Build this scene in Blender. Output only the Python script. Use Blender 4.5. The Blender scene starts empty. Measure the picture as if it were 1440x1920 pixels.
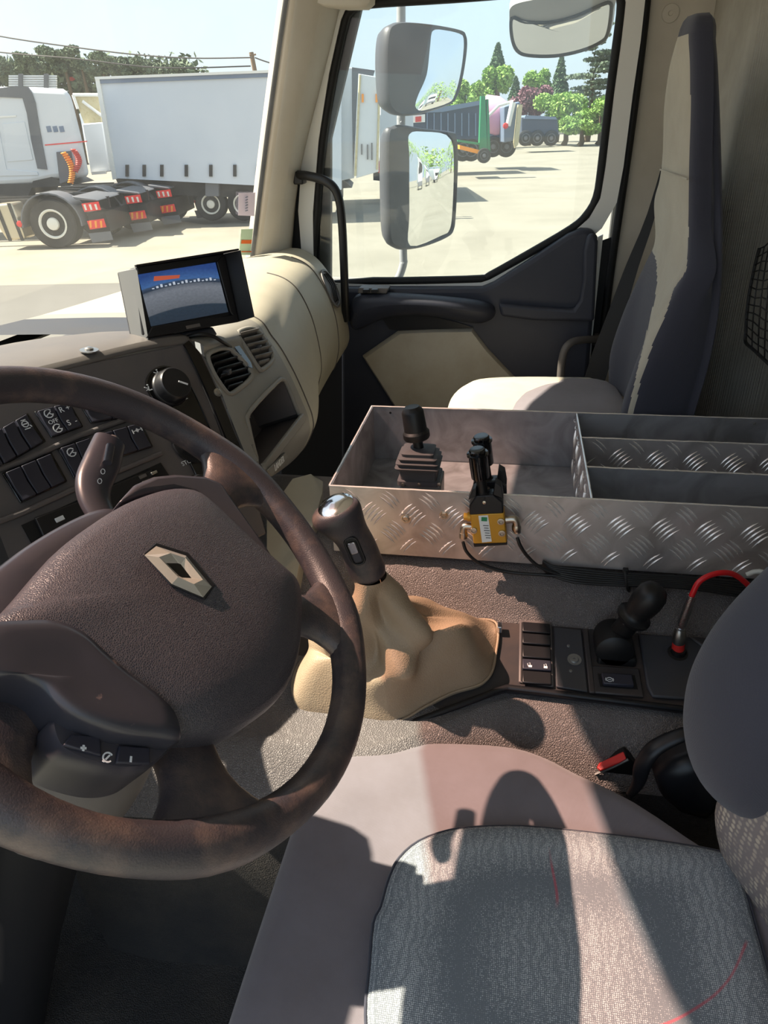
import bpy, bmesh, math, random
import numpy as np
from mathutils import Vector, Matrix
from mathutils.bvhtree import BVHTree

random.seed(7)
SC = bpy.context.scene
COL = SC.collection
# ------------------------------------------------------------------ camera
# world: -X = front of the truck, +Y = passenger side, Z up, cab floor at z=0 (metres)
F = 1330.0; PITCH = math.radians(28.6); ROLL = 0.034; YAW = math.radians(10.8)
CAM = np.array([0.0, -0.85, 1.25])
fwd = np.array([-math.sin(YAW)*math.cos(PITCH), math.cos(YAW)*math.cos(PITCH), -math.sin(PITCH)])
_r0 = np.array([math.cos(YAW), math.sin(YAW), 0.0]); _u0 = np.cross(_r0, fwd)
c_, s_ = math.cos(ROLL), math.sin(ROLL)
right = c_*_r0 - s_*_u0; up = c_*_u0 + s_*_r0
cam_d = bpy.data.cameras.new('camera'); cam = bpy.data.objects.new('camera', cam_d); COL.objects.link(cam)
cam_d.sensor_fit = 'VERTICAL'; cam_d.sensor_height = 36.0; cam_d.lens = F*36.0/1920.0
cam_d.clip_start = 0.02; cam_d.clip_end = 2000
cam.matrix_world = Matrix(((right[0], up[0], -fwd[0], CAM[0]), (right[1], up[1], -fwd[1], CAM[1]),
                           (right[2], up[2], -fwd[2], CAM[2]), (0, 0, 0, 1)))
SC.camera = cam
# ------------------------------------------------------------------ sky, sun, exposure
w = bpy.data.worlds.new('sky'); SC.world = w; w.use_nodes = True
nt = w.node_tree; nt.nodes.clear()
out = nt.nodes.new('ShaderNodeOutputWorld'); bg = nt.nodes.new('ShaderNodeBackground')
sky = nt.nodes.new('ShaderNodeTexSky'); sky.sky_type = 'NISHITA'; sky.sun_disc = False
SUN_EL = math.radians(54); SUN_AZ = math.radians(-3)      # azimuth from straight ahead, negative = driver side
sky.sun_elevation = SUN_EL; sky.sun_rotation = math.radians(-90)+SUN_AZ; sky.air_density = 1.0; sky.dust_density = 2.2; sky.ozone_density = 1.2
mx = nt.nodes.new('ShaderNodeMix'); mx.data_type = 'RGBA'; mx.inputs[0].default_value = 0.75
mx.inputs[7].default_value = (2.8, 3.5, 4.1, 1)
nt.links.new(sky.outputs[0], mx.inputs[6]); nt.links.new(mx.outputs[2], bg.inputs[0]); nt.links.new(bg.outputs[0], out.inputs[0])
bg.inputs[1].default_value = 0.27
sun_d = bpy.data.lights.new('sun', 'SUN'); sun_d.energy = 13.5; sun_d.angle = math.radians(0.6); sun_d.color = (1.0, 0.94, 0.82)
sun = bpy.data.objects.new('sun', sun_d); COL.objects.link(sun)
SUNDIR = Vector((-math.cos(SUN_EL)*math.cos(SUN_AZ), math.cos(SUN_EL)*math.sin(SUN_AZ), math.sin(SUN_EL)))
sun.rotation_euler = SUNDIR.to_track_quat('Z', 'Y').to_euler(); sun.location = (-6, 0, 9)
SC.view_settings.view_transform = 'Standard'; SC.view_settings.look = 'None'
SC.view_settings.exposure = 0.15; SC.view_settings.gamma = 1.0; SC.view_settings.use_curve_mapping = False
SC.cycles.max_bounces = 8; SC.cycles.diffuse_bounces = 4; SC.cycles.glossy_bounces = 4
SC.cycles.transparent_max_bounces = 12; SC.cycles.sample_clamp_indirect = 4.0
SC.cycles.use_denoising = True
# ------------------------------------------------------------------ measuring helpers: where a photo point lies on a real plane
def ray(px, py):
    d = fwd*F + right*(px-720) + up*(960-py); return d/np.linalg.norm(d)
def proj(P):
    v = np.array(P, float)-CAM; z = v@fwd; return (720+F*(v@right)/z, 960-F*(v@up)/z)
def onY(px, py, Y): d = ray(px, py); return CAM+d*(Y-CAM[1])/d[1]
def onZ(px, py, Z): d = ray(px, py); return CAM+d*(Z-CAM[2])/d[2]
def onX(px, py, X): d = ray(px, py); return CAM+d*(X-CAM[0])/d[0]
def onP(px, py, P0, n): d = ray(px, py); return CAM+d*((np.array(P0)-CAM)@np.array(n))/(d@np.array(n))
def nrm(v): v = np.array(v, float); return v/np.linalg.norm(v)
V = lambda *a: np.array(a, float)
# ------------------------------------------------------------------ materials
def lin(c): return tuple(((x/255)/12.92 if x/255 <= .04045 else (((x/255)+.055)/1.055)**2.4) for x in c)+(1,)
MATS = {}
def M(name, col, rough=.6, metal=0., bump=None, var=None, crack=None, spec=.4, coat=0., sheen=0., emit=None):
    """bump=(kind, scale, strength, dist)  var=(colour2, scale, low, high)"""
    m = bpy.data.materials.new(name); m.use_nodes = True; t = m.node_tree; b = t.nodes['Principled BSDF']
    b.inputs['Base Color'].default_value = lin(col); b.inputs['Roughness'].default_value = rough
    b.inputs['Metallic'].default_value = metal; b.inputs['Specular IOR Level'].default_value = spec
    b.inputs['Coat Weight'].default_value = coat; b.inputs['Sheen Weight'].default_value = sheen
    tc = t.nodes.new('ShaderNodeTexCoord')
    if var:
        n = t.nodes.new('ShaderNodeTexNoise'); n.inputs['Scale'].default_value = var[1]; n.inputs['Detail'].default_value = 6
        n.inputs['Roughness'].default_value = .65
        t.links.new(tc.outputs['Object'], n.inputs[0])
        mr = t.nodes.new('ShaderNodeMapRange'); mr.inputs[1].default_value = var[2]; mr.inputs[2].default_value = var[3]
        t.links.new(n.outputs[0], mr.inputs[0])
        mi = t.nodes.new('ShaderNodeMix'); mi.data_type = 'RGBA'
        mi.inputs[6].default_value = lin(col); mi.inputs[7].default_value = lin(var[0])
        t.links.new(mr.outputs[0], mi.inputs[0]); t.links.new(mi.outputs[2], b.inputs['Base Color'])
    if bump:
        k, s, st, dist = bump
        if k == 'voronoi':
            n = t.nodes.new('ShaderNodeTexVoronoi'); n.feature = 'DISTANCE_TO_EDGE'; n.inputs['Scale'].default_value = s
            h = t.nodes.new('ShaderNodeMapRange'); h.inputs[2].default_value = .25; t.links.new(n.outputs[0], h.inputs[0]); o = h.outputs[0]
        elif k == 'weave':
            a = t.nodes.new('ShaderNodeTexWave'); a.inputs['Scale'].default_value = s; a.bands_direction = 'X'
            c = t.nodes.new('ShaderNodeTexWave'); c.inputs['Scale'].default_value = s; c.bands_direction = 'Y'
            t.links.new(tc.outputs['Object'], a.inputs[0]); t.links.new(tc.outputs['Object'], c.inputs[0])
            mm = t.nodes.new('ShaderNodeMath'); mm.operation = 'MULTIPLY'; t.links.new(a.outputs['Fac'], mm.inputs[0]); t.links.new(c.outputs['Fac'], mm.inputs[1])
            n = None; o = mm.outputs[0]
        else:
            n = t.nodes.new('ShaderNodeTexNoise'); n.inputs['Scale'].default_value = s; n.inputs['Detail'].default_value = 5; o = n.outputs[0]
        if n: t.links.new(tc.outputs['Object'], n.inputs[0])
        if crack:
            mi2 = t.nodes.new('ShaderNodeMix'); mi2.data_type = 'RGBA'; mi2.inputs[6].default_value = lin(crack); rr = t.nodes.new('ShaderNodeMapRange'); rr.inputs[2].default_value = .5
            t.links.new(o, rr.inputs[0]); t.links.new(rr.outputs[0], mi2.inputs[0])
            if var: t.links.new(mi.outputs[2], mi2.inputs[7])
            else: mi2.inputs[7].default_value = lin(col)
            t.links.new(mi2.outputs[2], b.inputs['Base Color'])
        bp = t.nodes.new('ShaderNodeBump'); bp.inputs['Strength'].default_value = st; bp.inputs['Distance'].default_value = dist
        t.links.new(o, bp.inputs['Height']); t.links.new(bp.outputs[0], b.inputs['Normal'])
    if emit:
        b.inputs['Emission Color'].default_value = lin(emit[0]); b.inputs['Emission Strength'].default_value = emit[1]
    MATS[name] = m; return m
def thin_glass(name, tint, dust=0., gloss=.04):
    m = bpy.data.materials.new(name); m.use_nodes = True; t = m.node_tree; t.nodes.clear()
    o = t.nodes.new('ShaderNodeOutputMaterial'); tr = t.nodes.new('ShaderNodeBsdfTransparent'); tr.inputs[0].default_value = tint+(1,)
    gl = t.nodes.new('ShaderNodeBsdfGlossy'); gl.inputs['Roughness'].default_value = .02
    lw_ = t.nodes.new('ShaderNodeLayerWeight'); lw_.inputs[0].default_value = .5; pw = t.nodes.new('ShaderNodeMath'); pw.operation = 'POWER'; pw.inputs[1].default_value = 5; t.links.new(lw_.outputs['Facing'], pw.inputs[0]); fr = t.nodes.new('ShaderNodeMath'); fr.operation = 'MULTIPLY_ADD'; fr.inputs[1].default_value = .9; fr.inputs[2].default_value = gloss; t.links.new(pw.outputs[0], fr.inputs[0])
    m1 = t.nodes.new('ShaderNodeMixShader'); t.links.new(fr.outputs[0], m1.inputs[0]); t.links.new(tr.outputs[0], m1.inputs[1]); t.links.new(gl.outputs[0], m1.inputs[2])
    last = m1
    if dust:
        df = t.nodes.new('ShaderNodeBsdfTranslucent'); df.inputs[0].default_value = (.9, .9, .86, 1)
        tc = t.nodes.new('ShaderNodeTexCoord'); n = t.nodes.new('ShaderNodeTexNoise'); n.inputs['Scale'].default_value = 7; n.inputs['Detail'].default_value = 8; n.inputs['Roughness'].default_value = .7
        t.links.new(tc.outputs['Object'], n.inputs[0])
        mr = t.nodes.new('ShaderNodeMapRange'); mr.inputs[1].default_value = .3; mr.inputs[2].default_value = .75
        mr.inputs[3].default_value = dust*.6; mr.inputs[4].default_value = dust*1.5; t.links.new(n.outputs[0], mr.inputs[0])
        m2 = t.nodes.new('ShaderNodeMixShader'); t.links.new(mr.outputs[0], m2.inputs[0]); t.links.new(m1.outputs[0], m2.inputs[1]); t.links.new(df.outputs[0], m2.inputs[2]); last = m2
    t.links.new(last.outputs[0], o.inputs[0]); MATS[name] = m; return m
# ------------------------------------------------------------------ mesh helpers (all take world coordinates)
def mesh(name, verts, faces, mat, parent=None, smooth=None, bevel=None, sub=0, solid=None, mats=None, fmat=None, kind=None, bseg=2):
    vs = np.array([tuple(v) for v in verts], float)
    lo, hi = vs.min(0), vs.max(0); o = V((lo[0]+hi[0])/2, (lo[1]+hi[1])/2, lo[2])
    me = bpy.data.meshes.new(name); me.from_pydata([tuple(v) for v in (vs-o)], [], [tuple(f) for f in faces]); me.update()
    bm = bmesh.new(); bm.from_mesh(me); bmesh.ops.recalc_face_normals(bm, faces=bm.faces); bm.to_mesh(me); bm.free()
    for m_ in (mats or [mat]): me.materials.append(MATS[m_])
    if fmat:
        for p, k in zip(me.polygons, fmat): p.material_index = k
    ob = bpy.data.objects.new(name, me); ob.location = o; COL.objects.link(ob)
    if parent is not None:
        ob.parent = parent; ob.matrix_parent_inverse = wmat(parent).inverted()
    if solid:
        md = ob.modifiers.new('solid', 'SOLIDIFY'); md.thickness = solid; md.offset = -1
    if bevel:
        md = ob.modifiers.new('bevel', 'BEVEL'); md.width = bevel; md.segments = bseg; md.limit_method = 'ANGLE'; md.angle_limit = math.radians(35)
    if sub:
        md = ob.modifiers.new('sub', 'SUBSURF'); md.levels = sub; md.render_levels = sub
    if smooth is None: smooth = 40 if (bevel or sub) else None
    if smooth:
        for p in me.polygons: p.use_smooth = True
        try: me.set_sharp_from_angle(angle=math.radians(smooth))
        except Exception: pass
    if kind: ob['kind'] = kind
    return ob
def wmat(o):
    m = Matrix.Translation(o.location) @ o.rotation_euler.to_matrix().to_4x4() if o.rotation_mode == 'XYZ' else o.matrix_basis
    if o.parent: return wmat(o.parent) @ o.matrix_parent_inverse @ m
    return m
def thing(name, label, cat, loc=(0, 0, 0), group=None):
    o = bpy.data.objects.new(name, None); o.empty_display_size = .05; o.location = tuple(float(x) for x in loc); COL.objects.link(o)
    tag(o, label, cat, group); return o
def tag(o, label=None, cat=None, group=None, kind=None):
    if label: o['label'] = label
    if cat: o['category'] = cat
    if group: o['group'] = group
    if kind: o['kind'] = kind
    return o
def struct(o, label=None):
    o['kind'] = 'structure'
    if label: o['label'] = label
    return o
BX = [(0, 1, 3, 2), (4, 6, 7, 5), (0, 4, 5, 1), (2, 3, 7, 6), (0, 2, 6, 4), (1, 5, 7, 3)]
def boxv(c, h, R=None):
    R = np.eye(3) if R is None else np.array(R)       # R rows = local axes
    return [np.array(c)+sx*h[0]*R[0]+sy*h[1]*R[1]+sz*h[2]*R[2] for sx in (-1, 1) for sy in (-1, 1) for sz in (-1, 1)]
def box(name, c, h, mat, parent=None, R=None, bevel=None, **k): return mesh(name, boxv(c, h, R), BX, mat, parent, bevel=bevel, **k)
class MB:
    """several shapes joined into one mesh"""
    def __init__(s): s.v = []; s.f = []
    def add(s, v, f): n = len(s.v); s.v += [np.array(x, float) for x in v]; s.f += [tuple(i+n for i in q) for q in f]; return s
    def box(s, c, h, R=None): return s.add(boxv(c, h, R), BX)
    def build(s, name, mat, parent=None, **k): return mesh(name, s.v, s.f, mat, parent, **k)
def prism(pts, off):
    n = len(pts); off = np.array(off)
    v = [np.array(p) for p in pts]+[np.array(p)+off for p in pts]
    return v, [tuple(range(n)), tuple(range(2*n-1, n-1, -1))]+[(i, (i+1) % n, n+(i+1) % n, n+i) for i in range(n)]
def plate(name, pts, off, mat, parent=None, **k):
    v, f = prism(pts, off); return mesh(name, v, f, mat, parent, **k)
def loftv(secs, close=True, caps=True):
    n = len(secs[0]); v = [p for s in secs for p in s]; f = []
    for i in range(len(secs)-1):
        for j in range(n if close else n-1):
            a = i*n+j; b = i*n+(j+1) % n; f.append((a, b, b+n, a+n))
    if caps and close: f.append(tuple(range(n-1, -1, -1))); f.append(tuple(range((len(secs)-1)*n, len(secs)*n)))
    return v, f
def loft(name, secs, mat, parent=None, close=True, caps=True, **k):
    v, f = loftv(secs, close, caps); return mesh(name, v, f, mat, parent, **k)
def cr(pts, n=6, closed=False):
    """Catmull-Rom through points"""
    P = [np.array(p, float) for p in pts]; L = len(P); o = []
    rng = range(L if closed else L-1)
    for i in rng:
        if closed: a, b, c, d = P[i-1], P[i], P[(i+1) % L], P[(i+2) % L]
        else: a, b, c, d = P[max(i-1, 0)], P[i], P[i+1], P[min(i+2, L-1)]
        for k in range(n):
            t = k/n; o.append(.5*((2*b)+(c-a)*t+(2*a-5*b+4*c-d)*t*t+(3*b-a-3*c+d)*t**3))
    if not closed: o.append(P[-1])
    return o
def tubev(path, r, seg=12, closed=False, ref=None, flat=1.0, caps=True):
    P = [np.array(p, float) for p in path]; n = len(P); rr = r if hasattr(r, '__len__') else [r]*n
    if len(rr) != n: rr = np.interp(np.linspace(0, 1, n), np.linspace(0, 1, len(rr)), rr)
    secs = []; up_ = None if ref is None else np.array(ref, float)
    for i in range(n):
        T = nrm(P[(i+1) % n]-P[i-1]) if closed else nrm(P[min(i+1, n-1)]-P[max(i-1, 0)])
        if up_ is None: up_ = nrm(np.cross(T, [.31, .17, .93])) if abs(T@V(.31, .17, .93)) < .98 else nrm(np.cross(T, [1, 0, 0]))
        N = nrm(up_-T*(up_@T)); 
        if ref is None: up_ = N
        B = np.cross(T, N)
        secs.append([P[i]+rr[i]*(math.cos(a)*N*flat+math.sin(a)*B) for a in [2*math.pi*k/seg for k in range(seg)]])
    if closed: secs.append(secs[0]); return loftv(secs, True, False)
    return loftv(secs, True, caps)
def tube(name, path, r, mat, parent=None, seg=12, smoothn=0, closed=False, ref=None, flat=1.0, **k):
    if smoothn: path = cr(path, smoothn, closed)
    v, f = tubev(path, r, seg, closed, ref, flat); k.setdefault('smooth', 60); return mesh(name, v, f, mat, parent, **k)
def frame(ax):
    ax = nrm(ax); a = nrm(np.cross(ax, [0, 0, 1])) if abs(ax[2]) < .95 else nrm(np.cross(ax, [0, 1, 0])); return a, np.cross(ax, a), ax
def lathev(o, ax, prof, seg=24):
    a, b, ax = frame(ax); o = np.array(o)
    secs = [[o+ax*h+r*(math.cos(t)*a+math.sin(t)*b) for t in [2*math.pi*k/seg for k in range(seg)]] for r, h in prof]
    return loftv(secs)
def lathe(name, o, ax, prof, mat, parent=None, seg=24, **k):
    v, f = lathev(o, ax, prof, seg); k.setdefault('smooth', 40); return mesh(name, v, f, mat, parent, **k)
def domev(outline, n, rings):
    """outline: closed loop of points; rings: (scale, height) from the rim inward; last ring is filled"""
    P = [np.array(p, float) for p in outline]; c = sum(P)/len(P); n = np.array(n, float)
    secs = [[c+(p-c)*s+n*h for p in P] for s, h in rings]; k = len(P)
    v, f = loftv(secs, True, False); v = list(v)+[sum(secs[-1])/k]; b = (len(secs)-1)*k
    f += [(b+i, b+(i+1) % k, len(v)-1) for i in range(k)]; f.append(tuple(range(k-1, -1, -1)))
    return v, f
def dome(name, outline, n, rings, mat, parent=None, **k):
    v, f = domev(outline, n, rings); k.setdefault('smooth', 50); return mesh(name, v, f, mat, parent, **k)
def rrect(c, u, v, hw, hh, r, seg=4):
    c, u, v = map(np.array, (c, u, v)); o = []
    for sx, sy, a0 in ((1, 1, 0), (-1, 1, 90), (-1, -1, 180), (1, -1, 270)):
        for k in range(seg+1):
            a = math.radians(a0+90*k/seg); o.append(c+u*(sx*(hw-r)+r*math.cos(a))+v*(sy*(hh-r)+r*math.sin(a)))
    return o
def text(name, s, o, xd, yd, size, mat, parent=None, depth=.0006, align='CENTER'):
    cu = bpy.data.curves.new(name, 'FONT'); cu.body = s; cu.size = size; cu.extrude = depth; cu.align_x = align; cu.align_y = 'CENTER'; cu.resolution_u = 3
    tmp = bpy.data.objects.new('tmp', cu); COL.objects.link(tmp)
    dg = bpy.context.evaluated_depsgraph_get(); me = bpy.data.meshes.new_from_object(tmp.evaluated_get(dg)); bpy.data.objects.remove(tmp); bpy.data.curves.remove(cu)
    X = nrm(xd); Z = nrm(np.cross(X, nrm(yd))); Y = np.cross(Z, X); o = np.array(o)
    vs = [o+X*v.co.x+Y*v.co.y+Z*v.co.z for v in me.vertices]; fs = [tuple(p.vertices) for p in me.polygons]
    bpy.data.meshes.remove(me); return mesh(name, vs, fs, mat, parent)
def bvh(ob):
    mw = wmat(ob); return BVHTree.FromPolygons([mw @ v.co for v in ob.data.vertices], [tuple(p.vertices) for p in ob.data.polygons])
def hit(bv, px, py):
    d = Vector(ray(px, py)); l, n, i, t = bv.ray_cast(Vector(CAM), d)
    if l is None: return None
    if n.dot(d) > 0: n = -n
    return np.array(l), np.array(n)
def inpoly(x, y, poly):
    ins = False; j = len(poly)-1
    for i in range(len(poly)):
        xi, yi = poly[i]; xj, yj = poly[j]
        if (yi > y) != (yj > y) and x < (xj-xi)*(y-yi)/(yj-yi)+xi: ins = not ins
        j = i
    return ins
def copy_thing(o, loc, label=None, rz=None):
    r = o.copy(); COL.objects.link(r); r.location = loc
    if rz is not None: r.rotation_euler = (0, 0, rz)
    if label: r['label'] = label
    for ch in list(o.children):
        c = ch.copy(); COL.objects.link(c); c.parent = r
        for g in ch.children:
            d = g.copy(); COL.objects.link(d); d.parent = c
    return r
# ------------------------------------------------------------------ palette
M('plastic_dark', (56, 58, 64), .5, bump=('noise', 900, .15, .0004), var=((64, 62, 62), 6, .4, .7))
M('plastic_grey', (92, 88, 86), .5, bump=('noise', 900, .15, .0004), var=((104, 98, 92), 5, .4, .7))
M('plastic_warm', (88, 84, 84), .42, bump=('noise', 700, .12, .0004), var=((98, 92, 90), 6, .4, .7))
M('plastic_black', (24, 24, 27), .38)
M('gloss_black', (12, 12, 14), .12, coat=.4)
M('rubber_black', (22, 22, 23), .45)
M('dash_beige', (172, 167, 150), .5, bump=('noise', 500, .12, .0006), var=((160, 154, 138), 4, .35, .7))
M('fascia_beige', (142, 139, 131), .5, bump=('noise', 500, .12, .0006), var=((132, 128, 119), 5, .35, .7))
M('pillar_beige', (192, 186, 174), .6, var=((174, 167, 153), 3, .35, .7))
M('wall_beige', (172, 168, 158), .85, bump=('weave', 90, .5, .002), var=((142, 137, 126), 4, .35, .7))
M('door_navy', (44, 47, 58), .5, bump=('noise', 600, .2, .0006), var=((52, 54, 64), 4, .4, .7))
M('door_beige', (170, 165, 152), .6, bump=('noise', 400, .2, .0006), var=((148, 138, 120), 4, .35, .7))
M('seal_black', (14, 14, 15), .6)
M('paint_white', (226, 226, 222), .35)
M('roof_cloth', (205, 202, 194), .9)
M('floor_rubber', (48, 46, 46), .75, bump=('voronoi', 320, .6, .002), var=((70, 64, 58), 5, .42, .72))
M('tunnel_trim', (124, 118, 116), .55, bump=('voronoi', 330, .8, .0016), var=((104, 98, 96), 5, .35, .7))
M('leather_pad', (58, 56, 62), .38, crack=(84, 79, 82), bump=('voronoi', 640, .40, .0007), var=((50, 49, 55), 8, .4, .7), spec=.5)
M('leather_rim', (56, 52, 56), .40, bump=('noise', 700, .45, .0008), var=((104, 88, 80), 13, .46, .68), spec=.5)
M('trim_satin', (54, 53, 60), .32, spec=.5, var=((66, 62, 66), 14, .4, .8))
M('trim_worn', (50, 50, 57), .32, spec=.5, var=((176, 148, 138), 13, .575, .64))
M('emblem', (205, 200, 188), .28, metal=.6)
M('chrome', (220, 220, 222), .12, metal=1.0)
M('steel', (170, 168, 164), .35, metal=1.0)
M('spring_steel', (150, 150, 150), .3, metal=.9)
M('seat_border', (120, 114, 119), .9, bump=('weave', 420, .35, .0008), var=((110, 103, 106), 9, .35, .7), sheen=.2)
M('seat_dark', (56, 57, 68), .9, bump=('weave', 420, .3, .0008), sheen=.2)
M('seat_light', (176, 171, 156), .9, bump=('weave', 420, .25, .0008), var=((160, 152, 136), 6, .35, .75), sheen=.1)
M('boot_leather', (158, 140, 118), .5, bump=('voronoi', 260, .25, .001), var=((150, 128, 104), 9, .35, .7))
M('console_black', (50, 48, 50), .45, bump=('noise', 800, .15, .0004), var=((72, 62, 58), 7, .45, .75))
M('print_white', (215, 218, 220), .6)
M('print_orange', (200, 90, 40), .6)
M('red_plastic', (205, 48, 44), .4)
M('red_hose', (200, 30, 36), .3)
M('white_hose', (200, 205, 200), .4)
M('brass_yellow', (196, 146, 50), .4, metal=.35)
M('nickel', (190, 182, 170), .3, metal=1.0)
M('bellows', (66, 64, 66), .6)
M('zinc_grey', (128, 128, 126), .45, metal=.5)
M('lumber_lining', (196, 186, 150), .55, var=((170, 150, 110), 14, .5, .8))
M('mirror', (235, 238, 238), .01, metal=1.0)
M('mirror_shell', (72, 73, 78), .45, bump=('noise', 900, .2, .0005))
M('mirror_pale', (168, 168, 170), .5)
M('ground', (138, 134, 122), .95, bump=('noise', 3, .3, .02), var=((124, 120, 108), .35, .35, .65))
M('asphalt', (104, 103, 98), .95, var=((96, 95, 90), .5, .35, .65))
M('truck_white', (206, 211, 216), .4)
M('curtain_white', (200, 208, 218), .6, bump=('noise', .8, .5, .05))
M('truck_grey', (95, 98, 104), .5)
M('truck_black', (34, 35, 38), .5)
M('tyre', (40, 40, 42), .8)
M('tank', (200, 190, 165), .3, metal=.8)
M('rim_white', (225, 222, 210), .4)
M('mark_red', (225, 50, 45), .5)
M('mark_yellow', (240, 150, 40), .5)
M('lampred', (200, 60, 50), .4)
M('green_paint', (40, 130, 85), .5)
M('pink_paint', (240, 175, 200), .5)
M('blue_grey', (110, 125, 148), .5)
M('dark_blue', (62, 70, 88), .5)
M('leaf_green', (158, 188, 100), .8, var=((112, 150, 74), 1.2, .3, .7))
M('leaf_dark', (100, 126, 92), .8, var=((78, 102, 74), 1.0, .3, .7))
M('leaf_pine', (112, 128, 104), .8, var=((84, 100, 82), .6, .3, .7))
M('leaf_purple', (150, 108, 118), .8, var=((118, 84, 94), 1.0, .3, .7))
M('bark', (96, 82, 66), .9)
M('wood_pole', (118, 100, 82), .9)
M('concrete', (180, 176, 166), .9)
M('paper_lilac', (228, 218, 240), .8)
M('paper_green', (190, 214, 190), .8)
M('orange_print', (222, 110, 50), .7)
M('wire', (60, 60, 62), .6)
thin_glass('windscreen_glass', (.97, .93, .87), dust=.020)
thin_glass('added_pink_band', (.68, .47, .41), dust=.03)
thin_glass('side_glass', (.96, .98, .96), dust=.05)
def mat_seat_pattern(name, base, dots, red=True, scale=1.0):
    m = bpy.data.materials.new(name); m.use_nodes = True; t = m.node_tree; b = t.nodes['Principled BSDF']; b.inputs['Roughness'].default_value = .9
    tc = t.nodes.new('ShaderNodeTexCoord'); L = t.links.new
    mp = t.nodes.new('ShaderNodeMapping'); mp.inputs['Scale'].default_value = (300*scale, 300*scale, 300*scale); L(tc.outputs['Object'], mp.inputs[0])
    ck = t.nodes.new('ShaderNodeTexVoronoi'); ck.inputs['Scale'].default_value = 1.0; ck.inputs['Randomness'].default_value = .25; L(mp.outputs[0], ck.inputs[0])
    r1 = t.nodes.new('ShaderNodeMapRange'); r1.inputs[1].default_value = .28; r1.inputs[2].default_value = .5; r1.inputs[3].default_value = 1; r1.inputs[4].default_value = 0; L(ck.outputs['Distance'], r1.inputs[0])
    wv = t.nodes.new('ShaderNodeTexWave'); wv.inputs['Scale'].default_value = 16*scale; wv.inputs['Distortion'].default_value = 9; wv.inputs['Detail'].default_value = 3; wv.inputs['Detail Scale'].default_value = 1.4; wv.bands_direction = 'X'; L(tc.outputs['Object'], wv.inputs[0])
    r2 = t.nodes.new('ShaderNodeMapRange'); r2.inputs[1].default_value = .1; r2.inputs[2].default_value = .45; r2.inputs[3].default_value = .5; r2.inputs[4].default_value = 1; L(wv.outputs['Fac'], r2.inputs[0])
    mu = t.nodes.new('ShaderNodeMath'); mu.operation = 'MULTIPLY'; L(r1.outputs[0], mu.inputs[0]); L(r2.outputs[0], mu.inputs[1])
    mi = t.nodes.new('ShaderNodeMix'); mi.data_type = 'RGBA'; mi.inputs[6].default_value = lin(base); mi.inputs[7].default_value = lin(dots); L(mu.outputs[0], mi.inputs[0])
    col = mi.outputs[2]
    if red:
        wr = t.nodes.new('ShaderNodeTexWave'); wr.inputs['Scale'].default_value = 1.7; wr.inputs['Distortion'].default_value = 14; wr.inputs['Detail'].default_value = 2; wr.inputs['Detail Scale'].default_value = 1.1; L(tc.outputs['Object'], wr.inputs[0])
        a = t.nodes.new('ShaderNodeMapRange'); a.inputs[1].default_value = .9975; a.inputs[2].default_value = 1.0; L(wr.outputs['Fac'], a.inputs[0])
        nz = t.nodes.new('ShaderNodeTexNoise'); nz.inputs['Scale'].default_value = 9; L(tc.outputs['Object'], nz.inputs[0])
        c = t.nodes.new('ShaderNodeMapRange'); c.inputs[1].default_value = .55; c.inputs[2].default_value = .6; c.inputs[4].default_value = .55; L(nz.outputs[0], c.inputs[0])
        m3 = t.nodes.new('ShaderNodeMath'); m3.operation = 'MULTIPLY'; L(a.outputs[0], m3.inputs[0]); L(c.outputs[0], m3.inputs[1])
        m4 = t.nodes.new('ShaderNodeMix'); m4.data_type = 'RGBA'; L(m3.outputs[0], m4.inputs[0]); L(col, m4.inputs[6]); m4.inputs[7].default_value = lin((200, 60, 80)); col = m4.outputs[2]
    L(col, b.inputs['Base Color'])
    bp = t.nodes.new('ShaderNodeBump'); bp.inputs['Strength'].default_value = .4; bp.inputs['Distance'].default_value = .001; L(r1.outputs[0], bp.inputs['Height']); L(bp.outputs[0], b.inputs['Normal'])
    MATS[name] = m
mat_seat_pattern('seat_pattern', (110, 116, 122), (190, 194, 196), scale=1.7)
mat_seat_pattern('back_pattern', (128, 120, 118), (190, 178, 160), red=False, scale=.45)
def mat_alu(name, c1, c2, rough):
    m = bpy.data.materials.new(name); m.use_nodes = True; t = m.node_tree; b = t.nodes['Principled BSDF']; L = t.links.new
    b.inputs['Metallic'].default_value = .55; tc = t.nodes.new('ShaderNodeTexCoord')
    n = t.nodes.new('ShaderNodeTexNoise'); n.inputs['Scale'].default_value = 12; n.inputs['Detail'].default_value = 8; n.inputs['Distortion'].default_value = 1.5; L(tc.outputs['Object'], n.inputs[0])
    mr = t.nodes.new('ShaderNodeMapRange'); mr.inputs[1].default_value = .35; mr.inputs[2].default_value = .68; L(n.outputs[0], mr.inputs[0])
    mi = t.nodes.new('ShaderNodeMix'); mi.data_type = 'RGBA'; mi.inputs[6].default_value = lin(c1); mi.inputs[7].default_value = lin(c2); L(mr.outputs[0], mi.inputs[0]); L(mi.outputs[2], b.inputs['Base Color'])
    r = t.nodes.new('ShaderNodeMapRange'); r.inputs[3].default_value = rough-.08; r.inputs[4].default_value = rough+.12; L(n.outputs[0], r.inputs[0]); L(r.outputs[0], b.inputs['Roughness'])
    bp = t.nodes.new('ShaderNodeBump'); bp.inputs['Strength'].default_value = .15; bp.inputs['Distance'].default_value = .001; L(n.outputs[0], bp.inputs['Height']); L(bp.outputs[0], b.inputs['Normal'])
    MATS[name] = m
mat_alu('aluminium', (196, 190, 188), (160, 152, 148), .34)
mat_alu('aluminium_dull', (170, 170, 174), (132, 131, 132), .42)
mat_alu('aluminium_bar', (235, 232, 230), (212, 208, 204), .22)

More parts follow.
